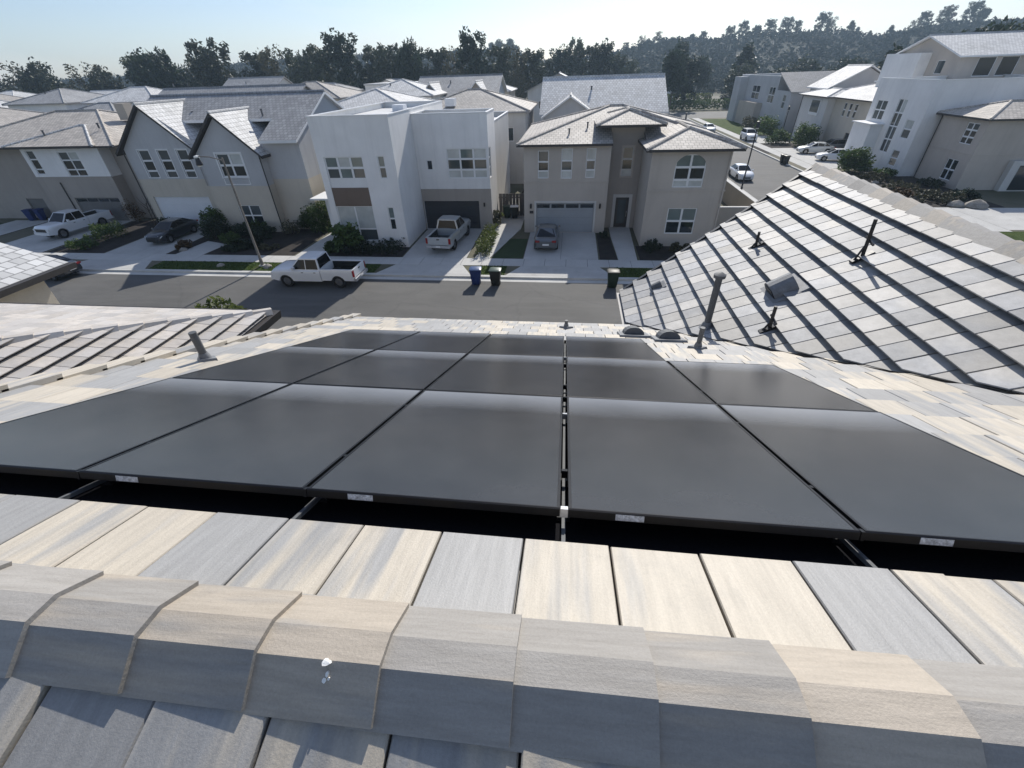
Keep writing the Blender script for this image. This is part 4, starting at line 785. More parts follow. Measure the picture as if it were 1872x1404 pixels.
h, F, Lw = side_house('white_box_house', 'tall white flat-roofed house with narrow window strip at right', 37.2, 50, 58.9, 69.5, 9.0, 'stucco_white', [(60.0, 3.6, 61.4, 5.4, 1, 2, [GM, GB]), (60.2, .8, 61.5, 2.4, 1, 2, [GD, GM]), (62.6, 1.9, 64.2, 7.2, 2, 4, [GM, GD, GM, GM, GM, GD, GB, GM]), (66.2, 4.9, 68.4, 6.9, 2, 2, [GM, GM, GM, GM])], flat=True)
MB().box((35.9, 65.4, -.05), (37.19, 69.4, 4.5)).build('porch', 'stucco_white', h); MB().box((35.7, 65.2, 4.5), (37.25, 69.6, 4.62)).build('porch_roof', 'white_paint', h)
h, F, Lw = side_house('side_street_house', 'cream hip-roofed house with dark garage midway up the side street', 39.3, 52, 72, 88, 6.4, 'stucco_cream', [(79.4, 4.2, 80.2, 5.9, 1, 2), (77.9, 4.2, 78.7, 5.9, 1, 2), (76.4, 4.2, 77.2, 5.9, 1, 2), (73.2, .02, 77.2, 2.4, 1, 1, 'g')], 'roof_pale', .26, over=.7)
MB().box((38.2, 83, -.05), (39.29, 92, 6.35)).build('wall', 'stucco_offwhite', h); mb = MB(); mb.box((38.1, 85, 3.9), (38.19, 88.2, 6.0)); mb.build('window', 'white_paint', h); MB().box((38.07, 85.2, 4.3), (38.09, 88.0, 5.9)).build('pane', GM, h.children[-1])
pipe_(h, (38.1, 91.9, 0), (38.1, 91.9, 6.3)); roof(h, hip(37.6, 44, 82.3, 92.6, 6.5, .26), 'roof_pale', 'trim_dark')
h, F, Lw = side_house('grey_side_house', 'grey hazy house with rounded end farthest up the side street', 38.2, 50, 104, 127, 8.7, 'stucco_grey', [(105, 4.4, 108, 7.0, 2, 2), (113.5, 4.6, 118, 7.0, 2, 2), (113, .6, 119, 3.4, 2, 1)], flat=True)
F, Rw, Lw = block(h, 38.2, 50, 97, 103.99, -.05, 6.6, 'stucco_grey', left=[(99, 3.9, 100.4, 6.0)]); window(h, Lw, 99, 3.9, 100.4, 6.0, 1, 2); roof(h, [[(37.9, 96.6, 6.55), (50.3, 96.6, 6.55), (50.3, 103.95, 9.3), (37.9, 103.95, 9.3)]], 'roof_slate', 'trim_grey')
MB().box((36.9, 110, -.05), (38.19, 121, 4.2)).build('porch', 'stucco_tan', h); MB().box((36.6, 122, -.05), (38.19, 126.5, 8.4)).build('wall', 'stucco_grey', h)
h = side_house('rear_gabled_house', 'house with pale pointed gable rising behind the cream side-street house', 40.6, 50.6, 89.2, 95.9, 7.3, 'stucco_grey', [], 'roof_pale', .52, roofax='y', fasc='white_paint')[0]
mb = MB(); mb.poly([(40.6, 89.15, 7.28), (50.6, 89.15, 7.28), (45.6, 89.15, 9.8)]); mb.build('gable_wall', 'stucco_grey', h, fixn=False)
h, F, Lw = side_house('tall_rear_house', 'tallest grey house at upper right with large dark windows', 44.5, 66, 68.5, 82, 11.0, 'stucco_beige', [(71, 9.2, 72.4, 10.6, 1, 1), (78.6, 9.2, 80, 10.6, 1, 1)], 'roof_pale', .3, fwins=[(46.4, 8.95, 48.3, 10.8, 1, 1, [GD]), (48.8, 8.95, 50.7, 10.8, 1, 1, [GD]), (53, 9.6, 56.5, 11.0 - .1, 2, 1, [GD, GD])], zb=-.05, roofax='x', fasc='white_paint')
MB().box((43.2, 74, 7.0), (44.49, 81.5, 11.4)).build('wall', 'stucco_white', h); MB().box((43.1, 70, 8.2), (46, 82, 8.35)).build('parapet_coping', 'white_paint', h) 

# ------------------------------------------------------------------ rows of houses behind
def back_house(label, x0, x1, y0, y1, z1, roofm, wallm, kind='hip', s=.33, ax='x', wins=2, fasc='trim_grey', name='distant_house', group='houses in the rows behind', over=.5):
    h = thing(name, label, 'house', ((x0 + x1) / 2, (y0 + y1) / 2, 0), group=group)
    zt = min(6.2, z1 - .3); ops = []
    for k in range(wins): c = x0 + (x1 - x0) * (k + .5) / wins; ops.append((c - .9, zt - 1.7, c + .9, zt - .3))
    tops = {}
    if kind == 'gable' and ax == 'y': tops = {'f': ((x1 - x0) / 2, z1 + s * (x1 - x0) / 2 - .1)}
    if kind == 'gable' and ax == 'x': tops = {'r': ((y1 - y0) / 2, z1 + s * (y1 - y0) / 2 - .1), 'l': ((y1 - y0) / 2, z1 + s * (y1 - y0) / 2 - .1)}
    F, Rw, Lw = block(h, x0, x1, y0, y1, -.05, z1, wallm, front=ops, tops=tops)
    for o in ops: window(h, F, *o, 2, 1, [GD, GM], fw_=.08)
    if kind == 'hip': roof(h, hip(x0 - over, x1 + over, y0 - over, y1 + over, z1 + .05, s), roofm, fasc)
    elif kind == 'flat': MB().box((x0 - .15, y0 - .15, z1), (x1 + .15, y1 + .15, z1 + .3)).build('roof', 'roof_flat', h)
    else: roof(h, gable(x0 - over, x1 + over, y0 - over, y1 + over, z1 - s * over + .05, s, ax), roofm, fasc)
    if rnd.random() < .7: roof_vent(h, x0 + (x1 - x0) * .4, y0 + (y1 - y0) * .3, z1 + s * (y1 - y0) * .28, .5, .1)
    return h
h = back_house('house with long pale ribbed gable roof behind the beige house', -3.4, 10.4, 60.5, 72, 7.0, 'roof_pale', 'stucco_grey', 'gable', .55, 'x', 0, 'white_paint')
block(h, -3.2, 2.6, 58.4, 60.49, -.05, 6.8, 'stucco_grey', tops={'f': (2.9, 8.6)}); roof(h, gable(-3.6, 3.0, 58, 64, 6.6, .62, 'y'), 'roof_pale', 'white_paint')
h = back_house('house with brown hip roof just behind the white flat-roofed house', -18.6, -5.2, 56.2, 68, 7.4, 'roof_brown', 'stucco_offwhite', 'hip', .3, 'x', 3)
MB().box((-14.4, 57, 8.0), (-13.3, 58, 8.75)).build('air_conditioner', 'garage_white', h)
h = back_house('long grey-roofed house with two dark front gables', -26.5, -12.8, 85, 97, 8.0, 'roof_grey', 'stucco_grey', 'gable', .42, 'x', 0, 'white_paint')
for xc in (-15.6, -23.2): block(h, xc - 2, xc + 2, 83, 86, -.05, 7.6, 'stucco_taupe', tops={'f': (2, 9.7)}); roof(h, gable(xc - 2.5, xc + 2.5, 82.6, 90, 7.2, 1.05, 'y'), 'roof_pale', 'white_paint')
h = back_house('grey house with low pale roofs left of the brown hip roof', -30, -19.6, 58.5, 70, 7.9, 'roof_pale', 'stucco_grey', 'hip', .3, 'x', 2)
back_house('pale-roofed house behind the low pale roofs', -34, -21.5, 77, 90, 8.3, 'roof_pale', 'stucco_white', 'hip', .3, 'y', 2)
back_house('house with long grey roof behind the twin-gabled house', -56, -36, 60, 73, 7.6, 'roof_grey', 'stucco_grey', 'gable', .42, 'x', 2)
back_house('slate-roofed house behind the tan house', -72, -58.2, 59, 71, 6.9, 'roof_grey', 'stucco_grey', 'hip', .32, 'x', 2)
back_house('brown-roofed house beyond the left frame edge corner', -92, -76, 58, 71, 6.8, 'roof_brown', 'stucco_grey', 'hip', .3, 'x', 2)
k = 0
spec = []
for (yy, xs) in ((82, (-112, -96, -79, -62, -46)), (104, (-140, -122, -104, -87, -70, -54, -37, -20, -3)), (126, (-160, -140, -120, -101, -82, -64, -46))):
    for i, x in enumerate(xs): spec.append((x, yy, i, len(xs)))
rowname = {82: 'second row behind the tan house', 104: 'third row behind the street', 126: 'last row before the tree line'}
for x, yy, i, n in spec:
    kd = rnd.choice(['hip', 'hip', 'gable', 'flat']); wd = rnd.uniform(11.5, 15); z = rnd.uniform(7.2, 8.7) if kd != 'flat' else rnd.uniform(8.5, 9.6)
    back_house('%s house in the %s, %s from the left' % ({'hip': 'hip-roofed', 'gable': 'gable-roofed', 'flat': 'flat-roofed'}[kd], rowname[yy], ORD[i]), x - wd / 2, x + wd / 2, yy, yy + rnd.uniform(10, 13), z, rnd.choice(['roof_grey', 'roof_pale', 'roof_brown', 'roof_slate', 'roof_pale']), rnd.choice(['stucco_white', 'stucco_offwhite', 'stucco_grey', 'stucco_cream']), kd, rnd.uniform(.28, .45), rnd.choice('xy'), 2)
back_house('small hazy house beyond the ribbed gable roof', -8.5, -3, 108, 120, 6.8, 'roof_slate', 'stucco_grey', 'flat', .3, 'x', 2)
back_house('low white house half hidden by trees at the end of the side street', 27, 36, 190, 202, 5.2, 'roof_pale', 'stucco_white', 'flat', .3, 'x', 4)

# ------------------------------------------------------------------ garden walls, gates, fences
def gwall(label, x0, x1, y0, y1, z, mat='stucco_tan', name='garden_wall'):
    h = thing(name, label, 'wall', ((x0 + x1) / 2, (y0 + y1) / 2, 0)); MB().box((x0, y0, -.1), (x1, y1, z)).build('wall', mat, h)
    MB().box((x0 - .04, y0 - .04, z), (x1 + .04, y1 + .04, z + .07)).build('coping', 'stucco_offwhite', h); return h
gwall('tan garden wall along the side street right of the beige house', 15.2, 15.4, 34.5, 70, 1.75); gwall('short tan garden wall joining the beige house', 10.8, 15.19, 38, 38.2, 1.75)
gwall('garden wall between the twin-gabled and the white house', -21.9, -18.3, 40.4, 40.6, 2.6, 'stucco_cream'); gwall('low garden wall between the tan and the twin-gabled house', -41, -38.3, 41.4, 41.6, 2.3, 'stucco_cream')
gt = thing('side_gate', 'dark slatted side gate between the white and the beige house', 'gate', (-5, 42, 0))
for k in range(9): MB().box((-6.4 + k * .31, 42, .05), (-6.4 + k * .31 + .285, 42.05, 2.0)).build('slat', 'wood_fence', gt)
MB().box((-6.44, 42.051, .3), (-3.62, 42.1, .42)).build('rail', 'wood_fence', gt); MB().box((-6.44, 42.051, 1.6), (-3.62, 42.1, 1.72)).build('rail', 'wood_fence', gt)
fc = thing('board_fence', 'dark board fence along the gap beside the beige house', 'fence', (-4.2, 46, 0))
for k in range(24): MB().box((-4.3, 42.3 + k * .33, .05), (-4.25, 42.3 + k * .33 + .31, 2.1 + rnd.uniform(-.01, .01))).build('board', 'wood_fence', fc)
MB().box((-4.24, 42.3, .4), (-4.18, 50.2, .5)).build('rail', 'wood_fence', fc); MB().box((-4.24, 42.3, 1.7), (-4.18, 50.2, 1.8)).build('rail', 'wood_fence', fc)

# ------------------------------------------------------------------ vehicles (local axes: x forward, y left, z up)
def arch_z(x, wx, r_, base):
    z = base
    for c in wx:
        d = abs(x - c)
        if d < r_ + .07: z = max(z, .34 + math.sqrt(max(0, (r_ + .07) ** 2 - d * d)))
    return z
def interp(tab, x):
    tab = sorted(tab)
    if x <= tab[0][0]: return tab[0][1]
    for (a, b_), (c, d) in zip(tab, tab[1:]):
        if x <= c: k = (x - a) / (c - a); return b_ + (d - b_) * k
    return tab[-1][1]
def body_stations(x0, x1, wx, r_):
    xs = {x0, x1}; n = int((x1 - x0) / .22)
    xs |= {x0 + (x1 - x0) * i / n for i in range(n + 1)}
    for c in wx:
        for k in range(-4, 5): xs.add(c + (r_ + .069) * math.sin(k * math.pi / 8))
    xs = sorted(x for x in xs if x0 <= x <= x1); res = [xs[0]]
    for x in xs[1:]:
        if x - res[-1] > .02: res.append(x)
    return res
def wheel_set(par, wx, half, r_, matrim='rim'):
    for x in wx:
        for s in (-1, 1):
            y = s * half; tm = MB(); rings = []
            for (rr, yy) in ((r_ * .62, .1), (r_ * .93, .11), (r_, .085), (r_, -.085), (r_ * .93, -.11), (r_ * .62, -.1)):
                rings.append([(x + math.cos(a * math.pi / 10) * rr, y + yy * s, r_ + math.sin(a * math.pi / 10) * rr) for a in range(20)])
            tm.loft(rings, cap=False); wo = tm.build('wheel', 'tyre', par, uv=False, smooth=40)
            rm = MB(); rm.tube([(x, y - .08 * s, r_), (x, y + .06 * s, r_)], r_ * .62, 20)
            for k in range(5): a = k * 2 * math.pi / 5; ca, sa = math.cos(a), math.sin(a); rm.hexa([(x + ca * .05 - sa * .035, y + .061 * s, r_ + sa * .05 + ca * .035), (x + ca * .05 + sa * .035, y + .061 * s, r_ + sa * .05 - ca * .035), (x + ca * r_ * .58 + sa * .03, y + .061 * s, r_ + sa * r_ * .58 - ca * .03), (x + ca * r_ * .58 - sa * .03, y + .061 * s, r_ + sa * r_ * .58 + ca * .03)], [(x + ca * .05 - sa * .035, y + .085 * s, r_ + sa * .05 + ca * .035), (x + ca * .05 + sa * .035, y + .085 * s, r_ + sa * .05 - ca * .035), (x + ca * r_ * .58 + sa * .03, y + .085 * s, r_ + sa * r_ * .58 - ca * .03), (x + ca * r_ * .58 - sa * .03, y + .085 * s, r_ + sa * r_ * .58 + ca * .03)])
            rm.build('rim', matrim, wo, uv=False)
def shrink(pts, k, off):
    pts = [Vector(p) for p in pts]; c = sum(pts, Vector()) / len(pts); n = (pts[1] - pts[0]).cross(pts[2] - pts[0]).normalized()
    return [c + (p - c) * k + n * off for p in pts]
def pane(par, name, pts, k=.9, mat='car_glass', outc=None):
    q = shrink(pts, k, 0); n = (q[1] - q[0]).cross(q[2] - q[0]).normalized()
    cen = sum(q, Vector()) / len(q)
    if outc is not None and n.dot(cen - Vector(outc)) < 0: n = -n
    MB().hexa([p - n * .004 for p in q], [p + n * .008 for p in q]).build(name, mat, par, uv=False)
def cabin(par, paintm, bx0, bx1, rx0, rx1, zb, zr, wb, wt, nside=2, pil=(), zb_r=None):
    """greenhouse: bx0 rear base, bx1 windscreen base, rx0/rx1 roof ends"""
    zbr = zb_r or zb; zc = zr + .03
    A = [(bx1, -wb, zb), (bx1, wb, zb)]; B = [(rx1, -wt, zr), (rx1, wt, zr)]; C_ = [(rx0, -wt, zr), (rx0, wt, zr)]; D = [(bx0, -wb, zbr), (bx0, wb, zbr)]
    mb = MB(); xm = (rx0 + rx1) / 2
    mb.poly([A[0], A[1], B[1], (rx1, 0, zc), B[0]]); mb.poly([B[0], (rx1, 0, zc), (xm, 0, zc + .015), (xm, -wt - .015, zr + .005)]); mb.poly([(rx1, 0, zc), B[1], (xm, wt + .015, zr + .005), (xm, 0, zc + .015)])
    mb.poly([(xm, -wt - .015, zr + .005), (xm, 0, zc + .015), (rx0, 0, zc), C_[0]]); mb.poly([(xm, 0, zc + .015), (xm, wt + .015, zr + .005), C_[1], (rx0, 0, zc)])
    mb.poly([C_[0], (rx0, 0, zc), C_[1], D[1], D[0]])
    for s in (0, 1): q = [A[s], B[s], (xm, (wt + .015) * (1 if s else -1), zr + .005), C_[s], D[s]]; mb.poly(q if s else q[::-1])
    mb.build('cabin', paintm, par, uv=False, smooth=35)
    ctr = ((bx0 + bx1) / 2, 0, zb + .2)
    pane(par, 'windscreen', [A[0], A[1], B[1], B[0]], .9, outc=ctr); pane(par, 'rear_window', [D[0], D[1], C_[1], C_[0]], .86, outc=ctr)
    for s in (-1, 1):
        f = lambda t: None
        xs_b = [bx0 + .06] + list(pil) + [bx1 - .06]
        for i in range(len(xs_b) - 1):
            a0, a1 = xs_b[i] + .03, xs_b[i + 1] - .03; h0, h1 = .06, .9
            def P(xb, k):   # point on the side face at height share k, clamped between the pillars
                lo = bx0 + (rx0 - bx0) * k + .07; hi = bx1 + (rx1 - bx1) * k - .09; x = min(max(xb, lo), hi); zz = (zb if xb > 0 else zbr) * (1 - k) + zr * k; return (x, s * (wb + (wt - wb) * k), zz)
            pts = [P(a0, h0), P(a1, h0), P(a1, h1), P(a0, h1)]
            if (Vector(pts[0]) - Vector(pts[1])).length < .08: continue
            pane(par, 'side_window', pts, 1.0, outc=(pts[0][0], 0, pts[0][2]))
def rings_for(xs, top, wid, bot, wx, r_, crown=.04):
    rings = []
    for x in xs:
        zt, w_, zb = interp(top, x), interp(wid, x), arch_z(x, wx, r_, interp(bot, x)); zb = min(zb, zt - .16)
        half = [(0, zt + crown), (w_ * .55, zt + crown * .75), (w_ * .86, zt + .005), (w_ * .965, zt - .06), (w_, zt - .15), (w_, max(zb + .08, (zt + zb) / 2)), (w_ * .985, zb + .03), (w_ * .93, zb)]
        rings.append([(x, y, z) for y, z in half] + [(x, -y, z) for y, z in reversed(half[1:])] )
    return rings
def sedan(label, loc, rz, paintm, suv=False, group='parked cars', name='parked_car'):
    o = thing(name, label, 'car', loc, rz if rz else 1e-6, group); 
    Lh = 2.35; r_ = .33 if not suv else .37; wx = (1.42, -1.4); up = .18 if suv else 0
    top = [(-2.35, .82 + up), (-2.25, .95 + up), (-1.75, 1.0 + up), (.95, .97 + up), (1.6, .9 + up), (2.1, .8 + up), (2.3, .66 + up)]; wid = [(-2.35, .68), (-2.2, .8), (-1.6, .9), (1.5, .9), (2.1, .8), (2.3, .62)]; bot = [(-2.35, .42), (-2.1, .26), (2.0, .22), (2.3, .3)]
    xs = body_stations(-2.35, 2.3, wx, r_); MB().loft(rings_for(xs, top, wid, bot, wx, r_)).build('body', paintm, o, uv=False, smooth=38)
    if suv: cabin(o, paintm, -2.2, 1.1, -1.85, .25, 1.12, 1.68, .82, .64, pil=(-1.15, -.1))
    else: cabin(o, paintm, -1.85, 1.15, -1.0, .25, .96, 1.42, .8, .58, pil=(-.85, .02), zb_r=1.0)
    wheel_set(o, wx, .79, r_)
    for s in (-1, 1):
        MB().hexa([(2.12, s * .5, .62 + up), (2.2, s * .74, .62 + up), (2.02, s * .8, .74 + up), (2.16, s * .52, .74 + up)], [(2.3, s * .46, .62 + up), (2.22, s * .72, .62 + up), (2.06, s * .815, .75 + up), (2.2, s * .5, .76 + up)]).build('headlight', 'lamp_glass', o, uv=False)
        MB().box((-2.36, s * .45, .78 + up), (-2.2, s * .77, .9 + up)).build('taillight', 'lamp_red', o, uv=False)
        MB().hexa([(.82, s * .84, .98 + up), (.98, s * .84, .98 + up), (.96, s * 1.0, .98 + up), (.84, s * 1.0, .98 + up)], [(.84, s * .84, 1.1 + up), (.95, s * .84, 1.1 + up), (.93, s * .99, 1.1 + up), (.85, s * .99, 1.1 + up)]).build('mirror', paintm, o, uv=False)
    MB().box((2.18, -.42, .36 + up), (2.315, .42, .52 + up)).build('grille', 'black_metal', o, uv=False); MB().box((-2.375, -.24, .56 + up), (-2.33, .24, .68 + up)).build('number_plate', 'white_paint', o, uv=False)
    return o
def pickup(label, loc, rz, paintm, group='parked pickup trucks', tail_open=False):
    o = thing('pickup_truck', label, 'pickup truck', loc, rz if rz else 1e-6, group); r_ = .42; wx = (1.85, -1.75)
    top = [(-.62, 1.22), (1.15, 1.22), (1.5, 1.23), (2.4, 1.2), (2.74, 1.16), (2.85, 1.02)]; wid = [(-.62, .97), (2.4, .97), (2.7, .94), (2.85, .86)]; bot = [(-.62, .42), (2.3, .42), (2.85, .5)]
    xs = body_stations(-.62, 2.85, wx, r_); MB().loft(rings_for(xs, top, wid, bot, wx, r_, .05)).build('body', paintm, o, uv=False, smooth=38)
    cabin(o, paintm, -.62, 1.45, -.5, .72, 1.19, 1.88, .9, .72, pil=(.3,))
    xs = body_stations(-2.85, -.66, wx, r_); rings = []
    for x in xs:
        zb = arch_z(x, wx, r_, .5); w_ = .96
        half = [(0, .74), (.78, .74), (.8, 1.24), (.93, 1.25), (w_, 1.18), (w_, .9 if zb < .85 else zb + .03), (w_, zb + .02), (w_ * .93, zb), (.3, min(zb, .6))]
        rings.append([(x, y, z) for y, z in half] + [(x, -y, z) for y, z in reversed(half[1:])])
    MB().loft(rings).build('cargo_bed', paintm, o, uv=False, smooth=38)
    MB().box((-2.8, -.775, .742), (-.7, .775, .752)).build('bed_liner', 'plastic_black', o, uv=False); MB().box((-.72, -.78, .74), (-.67, .78, 1.24)).build('bulkhead', paintm, o, uv=False)
    for s in (-1, 1): MB().box((-2.8, s * .772, .76), (-.73, s * .79, 1.2)).build('bed_side_liner', 'plastic_black', o, uv=False); MB().box((-2.2, s * .58, .753), (-1.3, s * .771, .95)).build('wheel_box', 'plastic_black', o, uv=False)
    MB().box((-2.9, -.8, .72), (-2.81, .8, 1.245)).build('tailgate', paintm, o, uv=False); MB().box((-2.915, -.1, 1.06), (-2.9, .1, 1.14)).build('tailgate_handle', 'plastic_black', o, uv=False)
    MB().box((-3.02, -.93, .5), (-2.86, .93, .68)).build('rear_bumper', 'alu', o, uv=False); MB().box((2.72, -.86, .5), (2.93, .86, .74)).build('front_bumper', paintm, o, uv=False); MB().box((2.78, -.6, .76), (2.875, .6, 1.0)).build('grille', 'black_metal', o, uv=False)
    MB().box((-3.03, -.17, .56), (-3.02, .17, .66)).build('number_plate', 'white_paint', o, uv=False)
    wheel_set(o, wx, .83, r_)
    for s in (-1, 1):
        MB().box((-2.905, s * .81, .78), (-2.82, s * .965, 1.18)).build('taillight', 'lamp_red', o, uv=False); MB().box((2.6, s * .63, .82), (2.83, s * .9, 1.0)).build('headlight', 'lamp_glass', o, uv=False)
        MB().box((1.0, s * .95, 1.22), (1.12, s * 1.18, 1.42)).build('mirror', paintm, o, uv=False)
        MB().box((-.35, s * .955, 1.02), (-.2, s * .985, 1.06)).build('door_handle', 'plastic_black', o, uv=False); MB().box((.5, s * .955, 1.02), (.65, s * .985, 1.06)).build('door_handle', 'plastic_black', o, uv=False)
    return o
RZ = -.12
pickup('white pickup truck parked on the street by the kerb', (-16.4, 26.15, RZ), math.pi, 'paint_white'); pickup('silver pickup with open bed in the white house driveway', (-9.3, 34.3, .026), math.pi / 2 - .08, 'paint_silver')
pickup('white pickup nose-out on the leftmost driveway', (-45.6, 36.4, .026), -math.pi / 2 - .12, 'paint_white')
sedan('black car parked on the twin-gabled house driveway', (-34.4, 34.9, .026), -math.pi / 2, 'paint_black'); sedan('grey car in front of the beige house garage', (-1.55, 34.3, .026), math.pi / 2, 'paint_grey')
sedan('white car parked at the side-street kerb behind the garden wall', (20.2, 59.2, RZ), -math.pi / 2, 'paint_white'); sedan('silver car farther from us of two on the right driveway', (35.2, 75.6, 0), math.pi * .97, 'paint_silver'); sedan('white car nearer to us on the right driveway', (35.2, 69.4, 0), math.pi * .93, 'paint_white')
sedan('white van-like car parked far up the side street', (30.6, 90.5, 0), -math.pi / 2, 'paint_white', True); sedan('silver car parked far down the side street behind the beige roof', (27.2, 104, RZ), -math.pi / 2, 'paint_silver'); sedan('grey car parked in the garage drive beside the cream house', (38.0, 76.6, 0), math.pi, 'paint_grey', True)
sedan('dark car parked on our street behind the left roof corner', (-37.6, 26.2, RZ), math.pi, 'paint_black')

# ------------------------------------------------------------------ wheelie bins, lamps
def bin_(label, loc, rz, bodym, lidm):
    o = thing('wheelie_bin', label, 'trash bin', loc, rz if rz else 1e-6, 'wheelie bins'); mb = MB(); rings = []
    for z, a, b_ in ((.06, .2, .24), (.1, .22, .26), (.6, .27, .31), (.98, .3, .35), (1.0, .32, .37), (1.04, .32, .37)): rings.append([(a, -b_ * .8, z), (a, b_ * .8, z), (a * .85, b_, z), (-a * .85, b_, z), (-a, b_ * .8, z), (-a, -b_ * .8, z), (-a * .85, -b_, z), (a * .85, -b_, z)])
    mb.loft(rings).build('body', bodym, o, uv=False, smooth=30)
    MB().loft([[(x * k, y * k, z) for x, y in ((.33, -.3), (.33, .3), (.28, .38), (-.3, .38), (-.36, .3), (-.36, -.3), (-.3, -.38), (.28, -.38))] for z, k in ((1.041, 1), (1.075, 1.01), (1.11, .86))]).build('lid', lidm, o, uv=False, smooth=40)
    MB().tube([(-.38, -.22, .98), (-.43, -.22, 1.0), (-.43, .22, 1.0), (-.38, .22, .98)], .016, 6).build('handle', bodym, o, uv=False)
    for s in (-1, 1): MB().tube([(-.2, s * .2, .12), (-.2, s * .27, .12)], .12, 12).build('wheel', 'tyre', o, uv=False)
bin_('blue wheelie bin at the kerb', (-5.75, 26.3, RZ), -1.5, 'plastic_blue', 'lid_blue'); bin_('black wheelie bin beside the blue one at the kerb', (-4.45, 26.2, RZ), -1.6, 'plastic_black', 'lid_green'); bin_('lone black wheelie bin at the kerb by the grey gable rake', (2.95, 26.25, RZ), -1.57, 'plastic_green', 'plastic_black')
bin_('left of two dark blue bins by the leftmost garage', (-54.6, 39.9, .02), -1.4, 'plastic_blue', 'plastic_blue'); bin_('right of two dark blue bins by the leftmost garage', (-53.6, 40.1, .02), -1.7, 'plastic_blue', 'plastic_blue')
bin_('left of two black bins across the side street', (28.3, 68.6, RZ), 3.1, 'plastic_black', 'plastic_black'); bin_('right of two black bins across the side street', (28.4, 67.7, RZ), 3.2, 'plastic_black', 'plastic_black'); bin_('green bin by the side gate', (-5.6, 41.3, .03), -1.5, 'plastic_green', 'plastic_green'); bin_('pale-lidded bin by the side gate', (-4.9, 41.2, .03), -1.5, 'plastic_black', 'garage_white')
def lamp(label, x, y, h, arm, z=0, mat='pole_grey'):
    o = thing('street_lamp', label, 'street lamp', (x, y, z), 0, 'street lamps'); MB().tube([(x, y, z), (x, y, z + .5), (x, y, z + .55), (x, y, z + h)], [.12, .12, .085, .055], 10).build('pole', mat, o, smooth=40)
    MB().box((x - .18, y - .18, z - .02), (x + .18, y + .18, z + .09)).build('footing', 'concrete', o)
    if arm: MB().tube([(x, y, z + h - .15), (x + arm * .5, y, z + h + .06), (x + arm, y, z + h + .1)], .035, 8).build('arm', mat, o)
    hx = x + arm; hz = z + h + (.08 if arm else .0)
    MB().tube([(hx, y, hz - .5), (hx, y, hz - .42), (hx, y, hz - .06)], [.2, .2, .11], 8).build('lantern', 'black_metal', o); MB().tube([(hx, y, hz - .06), (hx, y, hz + .03), (hx, y, hz + .08)], [.17, .17, .05], 8).build('lantern_cap', 'lamp_glass' if arm else 'black_metal', o); MB().tube([(hx, y, hz - .58), (hx, y, hz - .5)], [.12, .17], 8).build('lens', 'lamp_glass', o)
lamp('tall street lamp on the far parkway before the twin-gabled house', -22.2, 28.6, 7.15, -1.75); lamp('street lamp at the side-street corner right of the beige house', 17.95, 51.3, 6.4, 0, mat='trim_dark'); lamp('black lantern lamp far up the side street', 37.3, 94, 4.6, 0, mat='black_metal'); lamp('thin garden lamp between the white and the beige house', -6.75, 41, 2.4, 0, mat='black_metal')

# ------------------------------------------------------------------ plants
def leaves(mb, c, rad, n, size, r_, squash=1, droop=0):
    for _ in range(n):
        d = Vector((r_.gauss(0, 1), r_.gauss(0, 1), r_.gauss(0, 1))).normalized() * rad * (r_.random() ** .4); d.z *= squash; p = c + d
        a = Vector((r_.gauss(0, 1), r_.gauss(0, 1), r_.gauss(0, .7) - droop)).normalized(); b_ = a.orthogonal().normalized(); b_.rotate(Matrix.Rotation(r_.uniform(0, 6.28), 3, a)); s = size * r_.uniform(.6, 1.3)
        mb.poly([p - a * s, p + b_ * s * .45, p + a * s, p - b_ * s * .45])
def crown_mesh(name, seed, h, w_, kind, mat, leaf, ncl=55, npl=60):
    r_ = random.Random(seed); mb = MB(); world()
    for k in range(ncl):
        if kind == 'euca':      # tall, loose, open clumps
            t = r_.random() ** .8; z = h * (.22 + .78 * t); rr = w_ / 2 * (1 - .55 * abs(t - .4) ** 1.2) * r_.random() ** .5; a = r_.uniform(0, 6.28); c = Vector((math.cos(a) * rr, math.sin(a) * rr, z)); cr_ = w_ * r_.uniform(.07, .16); leaves(mb, c, cr_, int(npl * r_.uniform(.5, 1.2)), leaf, r_, 1.15, .5)
        elif kind == 'column':
            t = r_.random(); z = h * (.08 + .92 * t); rr = w_ / 2 * (1 - t ** 2.2) * r_.random() ** .5; a = r_.uniform(0, 6.28); leaves(mb, Vector((math.cos(a) * rr, math.sin(a) * rr, z)), w_ * r_.uniform(.1, .2), npl, leaf, r_, 1.4, -.3)
        else:                   # round
            d = Vector((r_.gauss(0, 1), r_.gauss(0, 1), r_.gauss(0, 1))).normalized() * (r_.random() ** .35); c = Vector((d.x * w_ / 2 * .85, d.y * w_ / 2 * .85, h * (.62 + d.z * .32))); leaves(mb, c, w_ * r_.uniform(.08, .17), int(npl * r_.uniform(.6, 1.2)), leaf, r_, .85)
    return mb.mesh(name, mat, uv=False, fixn=False)
def trunk_mesh(seed, h, r0, w_, limbs=5):
    r_ = random.Random(seed + 99); mb = MB(); world(); x = y = 0; pts = []; 
    for k in range(6): pts.append((x, y, h * .8 * k / 5)); x += r_.uniform(-.02, .02) * h; y += r_.uniform(-.02, .02) * h
    mb.tube(pts, [r0 * (1 - .15 * k) for k in range(6)], 7)
    for k in range(limbs): 
        i = r_.randint(2, 4); p = Vector(pts[i]); a = r_.uniform(0, 6.28); e = p + Vector((math.cos(a) * w_ * .35, math.sin(a) * w_ * .35, h * r_.uniform(.12, .3))); mb.tube([p, (p + e) / 2 + Vector((0, 0, -.03 * h)), e], [r0 * .45, r0 * .3, r0 * .1], 5)
    return mb.mesh('trunk', 'bark', uv=False, smooth=50)
TREES = {}
